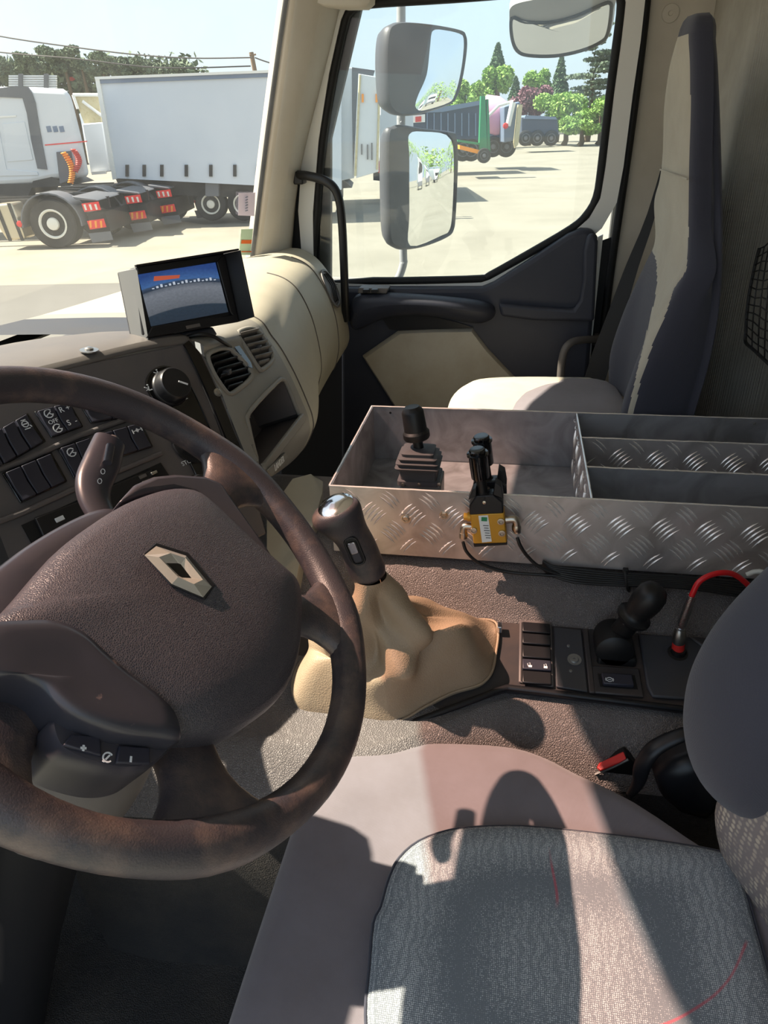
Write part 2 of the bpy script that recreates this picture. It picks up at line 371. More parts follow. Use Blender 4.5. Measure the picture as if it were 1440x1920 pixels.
# ================================================================== THE SETTING
GZ = -1.0                      # yard level below the cab floor
DY = 1.25                      # plane of the passenger door glass
struct(mesh('ground', [(-260, -120, GZ), (260, -120, GZ), (260, 400, GZ), (-260, 400, GZ)], [(0, 1, 2, 3)], 'ground'))
struct(mesh('trim_4', [onZ(-500, 545, GZ+.004), onZ(700, 521, GZ+.004), (3, 1.6, GZ+.004), (-40, 1.6, GZ+.004)], [(0, 1, 2, 3)], 'asphalt'))
struct(box('floor', (-.15, .2, -.02), (.85, 1.1, .02), 'floor_rubber'))
struct(box('ceiling', (.02, .18, 1.93), (.80, 1.16, .02), 'roof_cloth'))
# rear wall: soft padded panel with a vertical seam
WX = .445
def wall_col(y):
    t = min(1, max(0, (y-.70)/.22)); t = t*t*(3-2*t); return .56*(1-t)+WX*t
ys = np.linspace(-1.05, 1.3, 60)
struct(loft('wall_back', [[V(wall_col(y)+(.02 if abs(y-.84) < .03 else 0), y, z) for z in np.linspace(0, 1.92, 12)] for y in ys], 'wall_beige', close=False, solid=.02, smooth=60))
# driver side: B pillar and front quarter only, the door stands open
struct(plate('wall_left', [V(.30, -1.08, 0), V(.52, -1.08, 0), V(.52, -1.08, 1.9), V(.30, -1.08, 1.9)], (0, -.03, 0), 'pillar_beige'))
# front bulkhead under the dashboard
struct(plate('wall_front', [V(-.98, -.95, 0), V(-.98, 1.22, 0), V(-.98, 1.22, .85), V(-.98, -.95, .85)], (-.03, 0, 0), 'plastic_dark'))
# windscreen, curved in plan, raked
def ws(y, z):
    x = -.98+.285*(abs(y-.15)/.97)**2.6+(z-.96)*.27
    return V(x, .15+(y-.15), z)
def ws_grid(name, f0, f1, mat, y0=-.85, y1=1.12):
    yy = np.linspace(y0, y1, 22); g = [[ws(y, f0(y)+(f1(y)-f0(y))*t) for t in (0, .25, .5, .75, 1)] for y in yy]
    return struct(loft(name, g, mat, close=False, smooth=80))
# laminated glass; unseen strip added above, driver's half, to turn the sunlight pink
win1 = ws_grid('window_1', lambda y: .80, lambda y: 1.47, 'windscreen_glass')
ws_grid('window_2', lambda y: 1.47, lambda y: 1.695, 'added_pink_band', -.85, .60)
ws_grid('window_3', lambda y: 1.47, lambda y: 1.695, 'windscreen_glass', .60, 1.12)
struct(loft('trim_5', [[ws(y, 1.695)+V(0, 0, 0), ws(y, 1.695)+V(-.05, 0, .235), ws(y, 1.695)+V(.16, 0, .235), ws(y, 1.695)+V(.12, 0, .03)] for y in np.linspace(-.85, 1.14, 16)], 'roof_cloth', smooth=50))
# ------------------------------------------------------------------ passenger door and pillars
def off2(P, d):
    """offset a closed outline in the XZ plane by d (outwards)"""
    n = len(P); c = sum(np.array(p) for p in P)/n; o = []
    for i in range(n):
        a, b, q = np.array(P[i-1]), np.array(P[i]), np.array(P[(i+1) % n])
        t = nrm(nrm(b-a)+nrm(q-b)); m = V(t[2], 0, -t[0])
        if m@(b-c) < 0: m = -m
        o.append(b+m*d)
    return o
win_px = [(598, 519), (600, 400), (611, 266), (631, 142), (653, 44), (660, 28), (675, 18), (720, 12), (850, 4), (1000, -8), (1120, -20), (1150, -12), (1158, 10),
          (1150, 80), (1137, 178), (1122, 311), (1113, 368), (1095, 400), (1068, 424), (990, 470), (917, 511), (900, 517), (800, 520), (700, 521)]
WIN = [onY(x, y, DY) for x, y in win_px]
def ring(name, A, B, mat, parent=None, **k):
    return mesh(name, list(A)+list(B), [(i, (i+1) % len(A), len(A)+(i+1) % len(A), len(A)+i) for i in range(len(A))], mat, parent, **k)
door = thing('door_1', None, None, (0, DY, .1)); struct(door)
yb = V(0, .02, 0)
O1, O2, O3 = off2(WIN, .018), off2(WIN, .030), off2(WIN, .062)
tube('window_seal', cr(off2(WIN, .009), 3, True), .0115, 'seal_black', door, closed=True, seg=8)
tube('window_gasket', cr(off2(WIN, .026), 3, True), .007, 'seal_black', door, closed=True, seg=8)
v, f = [], []
ring('window_frame', [p-V(0, .012, 0) for p in O1], [p-V(0, .006, 0) for p in O3], 'paint_white', door, solid=.02)
struct(plate('window_4', [p+V(0, .004, 0) for p in WIN], (0, .004, 0), 'side_glass'))
def dp(pts, y): return [onY(a, b, y) for a, b in pts]
PY = 1.20
panel_px = [(640, 541), (760, 541), (903, 541), (925, 532), (1000, 484), (1065, 441), (1090, 430), (1112, 431), (1121, 445), (1120, 480), (1112, 600), (1095, 800), (1080, 960), (640, 960)]
box('door_shell', ((-.62+.22)/2, DY+.03, .40), (.43, .02, .44), 'seal_black', door)
plate('door_panel', dp(panel_px, PY), (0, .05, 0), 'door_navy', door, bevel=.012)
# raised recess edge catching light, right of the armrest
pocket = dp([(935, 566), (1000, 572), (1075, 577), (1086, 560), (1092, 520), (1093, 470), (1100, 440), (1112, 434), (1120, 450), (1113, 600), (1000, 598), (940, 590)], PY-.002)
plate('panel_ridge', pocket, (0, -.022, 0), 'door_navy', door, bevel=.010, bseg=3)
# armrest: lofted bar with its nose to the rear
arm = []
for x, yt, ybm, d in ((652, 548, 640, .055), (700, 549, 602, .07), (760, 552, 590, .085), (830, 557, 596, .085), (890, 563, 611, .07), (918, 569, 604, .045), (930, 580, 592, .015)):
    T = onY(x, yt, PY-d*.75); B = onY(x, ybm, PY-d*.55); Bk = onY(x, ybm, PY+.01); Tk = onY(x, yt-8, PY+.01); M1 = onY(x, yt*.55+ybm*.45, PY-d)
    arm.append([Tk, T, M1, B, Bk])
loft('armrest', arm, 'door_navy', door, sub=2)
plate('switch_plate', dp([(672, 540), (728, 541), (725, 551), (670, 550)], 1.155), (0, .05, 0), 'plastic_grey', door, bevel=.003)
for k, x in enumerate((684, 700)):
    box('window_switch', onY(x+3, 545, 1.15), (.009, .010, .005), 'plastic_black', door, bevel=.002)
plate('pull_recess', dp([(716, 596), (748, 590), (800, 590), (857, 604), (889, 614), (748, 620), (730, 617)], PY-.003), (0, -.002, 0), 'plastic_black', door)
dome('door_insert', dp([(748, 619), (815, 616), (886, 615), (914, 652), (945, 685), (976, 717), (978, 731), (955, 790), (900, 830), (800, 860), (730, 745), (680, 666)], PY), (0, -1, 0),
     [(1.0, 0), (.99, .012), (.96, .020), (.8, .021)], 'door_beige', door, smooth=40)
# A pillar trim between windscreen and door
wl = [onY(x, y, 1.12) for x, y in ((582, -260), (552, -70), (540, 0), (524, 110), (505, 250), (490, 370), (478, 470), (472, 505))]
pr = [onY(x, y, 1.235) for x, y in ((702, -260), (650, -70), (637, 10), (610, 120), (577, 245), (558, 325), (548, 400), (542, 490))]
apil = [[a+V(-.03, .02, 0), a, a*.8+b*.2+V(.012, -.012, 0), a*.45+b*.55+V(.02, -.03, 0), a*.15+b*.85+V(.01, -.012, 0), b, b+V(-.01, .05, 0)] for a, b in zip(wl, pr)]
apil = [[np.array(p) for p in s] for s in apil]
struct(loft('trim_1', apil, 'pillar_beige', close=False, sub=2, solid=.004))
tube_pts = [a+V(.0, .0, .002) for a in wl]
struct(tube('trim_6', [a+V(-.004, -.004, 0) for a in wl], .006, 'seal_black', smoothn=4, seg=8))
struct(plate('trim_7', [onY(x, y, 1.265) for x, y in ((655, -80), (560, 330), (520, 560), (530, 960), (640, 960), (620, 520), (620, 260), (700, -80))], (0, .02, 0), 'seal_black'))
struct(plate('trim_8', [onY(x, y, 1.276) for x, y in ((1118, 455), (1160, 440), (1146, 560), (1128, 700), (1110, 960), (1070, 960), (1088, 760))], (0, .004, 0), 'seal_black'))
plate('door_edge', [onY(x, y, 1.24) for x, y in ((1121, 445), (1131, 440), (1112, 620), (1096, 800), (1088, 800), (1105, 620))], (0, .01, 0), 'paint_white', door)
struct(plate('wall_upper', [V(-.62, 1.262, 1.585), V(.46, 1.262, 1.585), V(.46, 1.262, 1.92), V(-.62, 1.262, 1.92)], (0, .03, 0), 'pillar_beige'))
# B pillar, round plug and rubber strip
struct(plate('trim_2', [onY(x, y, 1.285) for x, y in ((1196, -80), (1186, 60), (1160, 300), (1130, 560), (1090, 960))]+[V(WX+.01, 1.285, .0), V(WX+.01, 1.285, 1.9), V(.30, 1.285, 1.9)], (0, .03, 0), 'pillar_beige'))
struct(tube('trim_3', [onY(x, y, 1.272) for x, y in ((1216, -60), (1208, 40), (1190, 190), (1168, 350), (1146, 500), (1128, 640), (1105, 800))], .011, 'seal_black', smoothn=4, seg=8))
struct(plate('wall_right', [V(-1.0, 1.30, 0), V(.46, 1.30, 0), V(.46, 1.30, .8), V(-1.0, 1.30, .8)], (0, .03, 0), 'plastic_dark'))
plug = onY(1257, 25, 1.285)
o = lathe('cap_plug', plug, (0, -1, 0), [(.020, 0), (.019, .003), (.006, .005), (.004, .003)], 'pillar_beige'); tag(o, 'round beige plastic plug set in the pillar beside the tall passenger seat', 'plug')
# padded visor end seen at the top of the door
vp = onY(650, 4, 1.16)
o = dome('sun_visor', [vp+V(x, 0, z) for x, z in ((-.07, .035), (-.075, .0), (-.055, -.006), (0, -.014), (.05, -.016), (.064, -.006), (.066, .01), (.05, .05))], (0, -1, 0), [(1, -.02), (1, 0), (.9, .014), (.6, .018)], 'pillar_beige'); tag(o, 'beige padded end of a sun visor above the passenger door', 'sun visor')
# grab handle on the A pillar
gh = thing('grab_handle', 'black curved grab handle on the windscreen pillar by the passenger door', 'handle', onY(570, 330, 1.15))
tube('handle_bar', [onY(x, y, yy) for x, y, yy in ((560, 328, 1.20), (578, 330, 1.17), (605, 337, 1.15), (626, 352, 1.14), (637, 380, 1.14), (642, 430, 1.14), (645, 500, 1.14), (647, 560, 1.15), (649, 600, 1.17))], .0115, 'rubber_black', gh, smoothn=6)
box('handle_mount', onY(562, 333, 1.21), (.014, .02, .016), 'rubber_black', gh, bevel=.004)
gh = thing('entry_rail', 'dark bent metal rail at the rear edge of the passenger door', 'rail', onY(1052, 740, 1.14))
tube('rail_tube', [onY(x, y, yy) for x, y, yy in ((1046, 800, 1.13), (1050, 720, 1.13), (1056, 665, 1.13), (1070, 643, 1.14), (1095, 637, 1.18), (1125, 636, 1.26))], .0105, 'plastic_grey', gh, smoothn=6)
for a in (1120,): box('rail_bracket', onY(a, 636, 1.27), (.012, .015, .016), 'plastic_grey', gh, bevel=.003)
# ------------------------------------------------------------------ passenger seat
ps = thing('passenger_seat', 'tall passenger seat with dark sides and pale centre, behind the metal tray', 'seat', (.25, .8, .2))
YN, YF = .58, 1.03
lv = [  # photo row: rear x, near front x, far left x (upper back)
 (62, 1347, 1292, 1274), (80, 1350, 1292, 1264), (120, 1353, 1294, 1254), (200, 1356, 1294, 1244), (300, 1359, 1291, 1239), (360, 1360, 1290, 1232), (420, 1360, 1289, 1220)]
secs = []; fm = []
for y, xr, xn, xl in lv:
    n = onY(xn, y, YN+.03); R = onY(xr, y, YN+.03); Xf = n[0]; fr = onX(xl, y, Xf+.004); yf = max(min(fr[1], YF), YN+.16); z = n[2]
    yn = YN+.03
    secs.append([V(R[0], yn+.03, z), V(R[0]-.02, yn, z), V(Xf+.035, yn-.006, z), V(Xf+.006, yn, z), V(Xf-.004, yn+.05, z), V(Xf-.006, (yn+yf)/2, z), V(Xf-.002, yf-.05, z), V(Xf+.012, yf-.01, z), V(Xf+.05, yf, z), V(R[0]-.02, yf-.01, z), V(R[0]+.01, yf-.05, z)])
low = [(500, 1359, 1284, 1203, 1.0), (560, 1355, 1256, 1182, .7), (620, 1346, 1226, 1158, .45), (690, 1330, 1196, 1136, .2), (770, 1306, 1170, 1118, 0), (840, 1290, 1165, 1110, 0)]
for y, xr, xn, xl, c in low:
    n = onY(xn, y, YN); R = onY(xr, y, YN); z = n[2]; fz = onZ(xl, y, z-.0)
    pf = onY(xl, y, YF-.02); Xb = n[0]; Xfb = pf[0]; Xc = .30-.02*(1-c)
    secs.append([V(R[0], YN+.03, z), V(R[0]-.02, YN, z), V(Xb+.05, YN-.012, z), V(Xb+.006, YN, z), V(Xb+.004, YN+.05, z), V(Xc, YN+.14, z), V(Xc, YF-.14, z), V(Xb+.014, YF-.05, z), V(Xb+.04, YF, z), V(R[0]-.02, YF-.01, z), V(R[0]+.01, YF-.05, z)])
dense = [cr(q, 14, True) for q in secs]; dense = [[row[j] for row in dense] for j in range(len(dense[0]))]
dense = [cr(c, 12) for c in dense]; secs = [[c[i] for c in dense] for i in range(len(dense[0]))]
t0 = secs[0]; c0 = sum(t0)/len(t0); cap = [[c0+(p-c0)*s+V(0, 0, h) for p in t0] for s, h in ((.3, .030), (.62, .0285), (.82, .022), (.94, .012))]
v, f = loftv(cap+[secs[0]], True, True); tp_m = mesh('backrest_top', v, f, 'seat_dark', ps, smooth=80)
light_px = [(1300, 30), (1293, 44), (1264, 74), (1250, 120), (1238, 200), (1233, 300), (1226, 360), (1214, 420), (1207, 458), (1220, 466), (1229, 484), (1233, 520), (1228, 560), (1213, 620), (1196, 690), (1180, 760), (1170, 800), (1182, 800), (1200, 720), (1224, 645), (1250, 585), (1264, 540), (1284, 512), (1288, 500), (1291, 440), (1291, 360), (1292, 300), (1295, 200), (1294, 120), (1290, 60)]
v, f = loftv(secs, True, True)
fm = [1 if (len(q) == 4 and inpoly(*proj(sum(v[i] for i in q)/4), light_px) and (sum(v[i] for i in q)/4)[0] < .36) else 0 for q in f]
mesh('backrest', v, f, None, ps, smooth=70, mats=['seat_dark', 'seat_light'], fmat=fm)
0 and tube('seam_piping', [onX(x, y, .30)+V(-.012, 0, 0) for x, y in ((1207, 458), (1222, 468), (1232, 495))], .0016, 'seat_dark', ps, smoothn=3, seg=6)
tube('seam_piping', [onX(x, y, .283) for x, y in ((1238, 318), (1262, 326), (1289, 336))], .0018, 'seat_light', ps, smoothn=3, seg=6)
cz = .655
co = [V(x, y, cz-.10) for x, y in ((-.14, .72), (-.155, .82), (-.14, .93), (-.10, 1.00), (.0, 1.03), (.15, 1.04), (.26, 1.02), (.28, .8), (.26, .60), (.15, .575), (0, .58), (-.10, .62))]
dome('seat_cushion', cr(co, 3, True), (0, 0, 1), [(1, -.06), (1.01, 0), (1.0, .05), (.95, .085), (.85, .10), (.6, .104), (.3, .10)], 'seat_light', ps)
dome('cushion_wing', cr([V(x, y, cz-.03) for x, y in ((.02, .60), (.0, .75), (.04, .9), (.10, 1.0), (.2, 1.02), (.27, .95), (.27, .65), (.2, .59))], 3, True), (0, 0, 1), [(1, 0), (1, .02), (.93, .030), (.6, .036)], 'seat_border', ps)
box('seat_base', (.06, .81, .3), (.17, .19, .28), 'plastic_black', ps, bevel=.02)
sb = thing('seat_belt', 'black webbing seat belt hanging down beside the passenger seat', 'belt', onY(1105, 745, 1.10))
bp_ = [onY(x, y, yy) for x, y, yy in ((1262, 250, 1.18), (1222, 400, 1.16), (1185, 500, 1.14), (1155, 590, 1.12), (1128, 670, 1.11), (1104, 750, 1.10), (1095, 800, 1.10))]
sec = []
for i, p in enumerate(cr(bp_, 3)):
    wd = .004+.022*min(1, i/12); sec.append([p+V(wd, -wd*.5, 0), p+V(wd, -wd*.5+.002, 0), p+V(-wd, wd*.5+.002, 0), p+V(-wd, wd*.5, 0)])
loft('webbing', sec, 'seal_black', sb)
plate('buckle_stalk', [onY(x, y, 1.05) for x, y in ((1078, 742), (1125, 738), (1152, 732), (1162, 752), (1120, 790), (1080, 752))], (0, -.012, 0), 'rubber_black', sb, bevel=.003)
# ------------------------------------------------------------------ storage net on the rear wall
net = thing('storage_net', 'black knotted net bag hanging on the rear wall at the right', 'net', onX(1440, 660, WX-.03))
def netp(u, v_):
    x = 1398+u*130+(1-v_)**2*26*(1-u); y = 466+v_*176+u*(30-v_*0)+v_*u*90-(1-v_)*u*90
    return onX(x, y, WX-.012-.05*math.sin(math.pi*min(u, 1))*math.sin(math.pi*v_))
mb = MB()
for i in range(12): v, f = tubev(cr([netp(i/11, t/10+.01*math.sin(t*3+i)) for t in range(11)], 2), .0013, 5); mb.add(v, f)
for j in range(13): v, f = tubev(cr([netp(t/10, j/12+.012*math.sin(t*2.3+j)) for t in range(11)], 2), .0013, 5); mb.add(v, f)
mb.build('netting', 'seal_black', net, smooth=60, kind='stuff')
tube('net_edge', cr([netp(0, t/10) for t in range(11)]+[netp(t/10, 1) for t in range(1, 11)], 3), .0032, 'seal_black', net, seg=6)
# ================================================================== DASHBOARD
dash = thing('dashboard', 'grey and beige truck dashboard under the windscreen with vents and switches', 'dashboard', (-.6, .4, .4))
RD = nrm(V(.443, .897, 0)); NH = nrm(V(.897, -.443, 0)); _t = math.radians(33)
DD = NH*math.sin(_t)-V(0, 0, 1)*math.cos(_t); CN = nrm(np.cross(DD, RD)) if np.cross(DD, RD)@NH > 0 else -nrm(np.cross(DD, RD))
P0 = onY(100, 900, -.1)
def cp(px, py, h=0.): return onP(px, py, P0+CN*h, CN)
# beige passenger part, lofted from the centre to the door
def colY(pts, ys): return [onY(a, b, y) for (a, b), y in zip(pts, ys if hasattr(ys, '__len__') else [ys]*len(pts))]
A_ = [cp(a, b, -.004) for a, b in ((353, 638), (384, 668), (401, 711), (417, 742), (431, 779), (460, 850), (488, 905))]
B_ = colY([(459, 589), (512, 634), (547, 690), (575, 752), (586, 785), (584, 812), (560, 850)], .47)
C_ = colY([(500, 512), (549, 534), (580, 585), (597, 645), (602, 690), (596, 722), (588, 760)], .86)
D_ = colY([(570, 469), (598, 488), (625, 525), (645, 565), (653, 610), (654, 640), (640, 662)], 1.20)
def rise(P): return P[0]
def mk(cols, a):  # prepend crest/top-forward points, append underside
    o = []
    for c in cols:
        t = c[0]; u = c[-1]
        o.append([V(ws(min(t[1], 1.1), 1.0)[0]+.03, t[1], t[2]+.0), t*.5+V(ws(min(t[1], 1.1), 1)[0]+.03, t[1], t[2]+.012)*.5, *c, u+V(-.06, 0, -.02), u+V(-.22, 0, -.10), u+V(-.30, 0, -.30)])
    return o
def interp_cols(cols, n):
    cols = [np.array(c) for c in cols]; o = []
    for j in range(len(cols[0])): o.append(cr([c[j] for c in cols], n))
    return [[o[j][i] for j in range(len(o))] for i in range(len(o[0]))]
cols = interp_cols(mk([A_, B_, C_, D_], 0), 26)
cols = [cr(c, 10) for c in cols]
hole_px = [(468, 772), (520, 716), (528, 712), (538, 720), (560, 775), (566, 786), (489, 876), (480, 858), (466, 800)]
ventC_px = [(389, 668), (402, 657), (418, 653), (434, 658), (458, 680), (470, 696), (468, 712), (440, 735), (430, 739), (421, 732), (400, 700)]
ventD_px = [(446, 628), (455, 619), (472, 616), (484, 622), (498, 640), (511, 666), (509, 678), (493, 692), (484, 690), (462, 655)]
v, f = loftv(cols, False, False)
def keep(face):
    c = sum(v[i] for i in face)/len(face); x, y = proj(c)
    if c[0] > -.6 and (inpoly(x, y, hole_px) or inpoly(x, y, ventC_px) or inpoly(x, y, ventD_px)) and c[2] > .6 and c[1] < .6: return False
    return True
base_bv = BVHTree.FromPolygons([Vector(p) for p in v], f)
f2 = [q for q in f if keep(q)]
fas = mesh('fascia', v, f2, None, dash, smooth=60, mats=['fascia_beige', 'dash_beige', 'plastic_dark'], fmat=[2 if ((sum(v[i] for i in q)/4)[1] < .40 and (sum(v[i] for i in q)/4)[0] < -.56) else 1 if (sum(v[i] for i in q)/4)[1] > .445 or (sum(v[i] for i in q)/4)[2] > 1.02 else 0 for q in f2])
fas.data.materials[0] = MATS['fascia_beige']
def on_dash(px, py):
    h = hit(base_bv, px, py)
    return h if h else (onY(px, py, .3), V(1, 0, 0))
# end cap toward the door
capc = [V(*c) for c in cols[-1]]
mesh('end_cap', capc+[sum(capc)/len(capc)], [(i, (i+1) % len(capc), len(capc)) for i in range(len(capc))], 'dash_beige', dash)
for yy, nm in ((.86, 'seam'), (1.08, 'seam')):
    k = min(range(len(cols)), key=lambda i: abs(cols[i][24][1]-yy)); tube('panel_seam', [np.array(p)+V(.0008, 0, .0004) for p in cols[k][20:88]], .0016, 'plastic_grey', dash, seg=5)
k = 26; tube('panel_seam', [np.array(p)+V(.0006, 0, .0004) for p in cols[k][20:92]], .0014, 'plastic_grey', dash, seg=5)
def opening(name, px, depth, mat, rim, parent=dash, slats=0, slat_mat=None, tilt=0.0, rimmat=None):
    c = np.mean(np.array(px), 0); P, n = on_dash(*c)
    pts = [onP(a, b, P, n) for a, b in px]; pts = cr(pts, 3, True)
    m = len(pts); back = [p-n*depth for p in pts]; b2 = [sum(back)/m+(p-sum(back)/m)*.9 for p in back]
    vv = pts+b2+[sum(b2)/m]; ff = [(i, (i+1) % m, m+(i+1) % m, m+i) for i in range(m)]+[(m+i, m+(i+1) % m, 2*m) for i in range(m)]
    g = mesh(name, vv, ff, mat, parent, smooth=50)
    tube(name.split('_')[0]+'_rim', pts, rim, rimmat or 'fascia_beige', g, closed=True, seg=8)
    return g, P, n, pts
g, P, n, pts = opening('storage_bin', hole_px, .09, 'plastic_warm', .0045)
def slats(g, P, n, px, rows, mat, inner=.86, back=.010, thick=.0016, chord=.010, metalrim=None):
    """horizontal louvres spanning the opening, following its slant"""
    for (a, b) in rows:
        pa, pb = onP(*a, P-n*back, n), onP(*b, P-n*back, n); d = nrm(pb-pa); u = nrm(np.cross(n, d)); w_ = nrm(n*.8+u*.6)
        c = (pa+pb)/2; box('slat', c, (np.linalg.norm(pb-pa)/2, thick, chord), mat, g, R=[d, nrm(np.cross(w_, d)), w_], bevel=.0008, bseg=1)
g, P, n, _ = opening('vent_left', ventC_px, .035, 'plastic_black', .0045); g.name = 'air_vent'
slats(g, P, n, ventC_px, [((392, 679), (436, 664)), ((398, 690), (449, 674)), ((405, 701), (459, 684)), ((411, 712), (467, 695)), ((418, 723), (467, 708)), ((425, 733), (452, 724))], 'plastic_black', back=.006)
box('slat_handle', onP(424, 697, P-n*.002, n), (.008, .006, .004), 'plastic_dark', g, bevel=.001)
g, P, n, _ = opening('vent_right', ventD_px, .035, 'plastic_black', .0045); g.name = 'air_vent'
slats(g, P, n, ventD_px, [((449, 633), (483, 624)), ((455, 644), (491, 634)), ((461, 655), (499, 645)), ((468, 666), (506, 655)), ((476, 677), (509, 667)), ((483, 687), (502, 681))], 'plastic_grey', back=.003)
box('slat_handle', onP(484, 652, P, n), (.006, .005, .004), 'plastic_dark', g, bevel=.001)
# slot between the vents
P, n = on_dash(452, 660)
plate('trim_slot', [onP(a, b, P+n*.001, n) for a, b in ((431, 628), (438, 634), (470, 680), (473, 691), (466, 688), (437, 648))], n*.001, 'gloss_black', dash)
# side vent near the door
P, n = on_dash(618, 540)
sv = [onP(a, b, P+n*.001, n) for a, b in ((601, 510), (608, 506), (622, 522), (634, 548), (637, 570), (631, 577), (620, 562), (608, 535))]
dome('side_vent', cr(sv, 3, True), n, [(1, 0), (1, .003), (.9, .004), (.86, -.001)], 'plastic_grey', dash)
for t in (.3, .55, .8):
    a = np.array((604, 514))*(1-t)+np.array((616, 512))*t; b = np.array((626, 568))*(1-t)+np.array((636, 562))*t
    tube('slat', [onP(a[0], a[1], P+n*.003, n), onP((a[0]+b[0])/2+3, (a[1]+b[1])/2-5, P+n*.004, n), onP(b[0], b[1], P+n*.003, n)], .0018, 'plastic_black', dash, seg=6)
# bin lip
lipA = [onP(a, b, *[on_dash(525, 840)[0], on_dash(525, 840)[1]]) for a, b in ((485, 893), (567, 786), (569, 775), (560, 776), (483, 876))]
P, n = on_dash(530, 830)
plate('bin_lip', [onP(a, b, P+n*.002, n) for a, b in ((487, 893), (566, 792), (569, 779), (562, 776), (483, 878))], n*.008, 'fascia_beige', dash, bevel=.002)
# name plate
P, n = on_dash(517, 873)
pl_ = [onP(a, b, P+n*.002, n) for a, b in ((500, 882), (531, 849), (536, 857), (505, 892))]
plate('name_plate', pl_, n*.004, 'fascia_beige', dash)
xd = pl_[1]-pl_[0]; yd = pl_[1]-pl_[2]
text('name_letters', 'LANDER', sum(pl_)/4+n*.0055, xd, yd, np.linalg.norm(yd)*.95, 'print_white', dash, depth=.0005).data.materials[0] = MATS['paint_white']
# lower beige bin under the centre of the dash
def z7(px, py, z=.66): return onZ(px, py, z)
lw = thing('dash_locker', 'beige angular locker below the dashboard, left of the metal tray', 'locker', onZ(560, 1060, .3))
tp = [z7(552, 896, .70), z7(584, 888, .70), z7(607, 905, .68), z7(590, 980, .66), z7(570, 1010, .63), z7(520, 1000, .62), z7(500, 950, .66)]
tp = [onZ(500, 965, .66), onZ(548, 897, .68), onZ(583, 888, .68), onZ(606, 906, .675), onZ(604, 925, .655), onZ(588, 985, .63), onZ(566, 1035, .61), onZ(556, 1085, .57), onZ(500, 1100, .57)]
plate('locker_body', tp, (-.03, .0, -.40), 'dash_beige', lw, bevel=.006)
# centre column: switch field facing the driver
c0 = [cp(a, b) for a, b in ((60, 700), (345, 645), (353, 638), (384, 668), (417, 742), (460, 860), (500, 1000), (150, 1180), (-60, 1060), (-170, 800))]
plate('switch_panel', c0, CN*-.03, 'plastic_warm', dash, bevel=.003)
# dash hood: top surface behind the panel edge, lit strip
ridge = [(-260, 775), (-100, 735), (60, 697), (180, 667), (262, 645), (345, 632), (362, 634)]
hood = []
for i, (a, b) in enumerate(ridge):
    p = cp(a, b, .0); fw = V(-1, 0, 0)
    q = cp(a, b, -.0); hood.append([cp(a, b+12, .002), p+V(0, 0, .004), p+V(-.03, 0, .010), p+V(-.12, .0, .012), p+V(-.30, 0, -.01), p+V(-.5, 0, -.08)])
loft('dash_top', hood, 'plastic_grey', dash, close=False, sub=1, solid=.004)
# beige/grey shelf joining to the windscreen
sh = [[V(ws(y, 1.0)[0]-.01, y, z0-.06), V(ws(y, 1.0)[0]+.08, y, z0-.03), V(ws(y, 1.0)[0]+.10, y, z0-.04)] for y, z0 in ((-.8, .96), (-.3, .965), (.1, .965), (.4, .96), (.8, .955), (1.1, .95))]
loft('demister_shelf', sh, 'plastic_dark', dash, close=False, solid=.005)
# instrument hood in front of the driver (left of the picture)
ih = []
for y in np.linspace(-.66, -.27, 11):
    t = (y+.44)/.22; z = 1.055-.05*t*t; ih.append([V(-.80, y, .93), V(-.72, y, z-.01), V(-.60, y, z), V(-.545, y, z-.012), V(-.555, y, z-.02), V(-.62, y, z-.03), V(-.70, y, .88)])
loft('instrument_hood', ih, 'plastic_dark', dash, sub=1)
plate('knee_panel', [V(-.62, -.9, .55), cp(75, 1110, -.004), cp(-14, 875, -.004), V(-.70, -.9, .95)], (-.03, 0, 0), 'plastic_dark', dash)
# washer screw on the dash top
p = cp(183, 663, .004)+V(-.012, 0, .004)
lathe('washer_screw', p, (0.1, 0, 1), [(.013, 0), (.013, .0015), (.006, .002), (.006, .004), (.003, .0055)], 'steel', dash, seg=16)
# gloss strip beside the vents and its screw
gs = [cp(a, b, .001) for a, b in ((343, 647), (352, 640), (372, 662), (392, 705), (413, 752), (437, 812), (462, 872), (440, 868), (418, 812), (396, 757), (370, 700))]
plate('gloss_strip', gs, CN*.004, 'gloss_black', dash)
tube('strip_groove', [cp(a, b, .006) for a, b in ((346, 652), (366, 692), (392, 752), (414, 810), (430, 862))], .0009, 'seal_black', dash, seg=5)
lathe('panel_screw', cp(408, 736, .005), CN, [(.007, 0), (.007, .001), (.004, .002), (.004, .0035), (.001, .004)], 'steel', dash, seg=12)
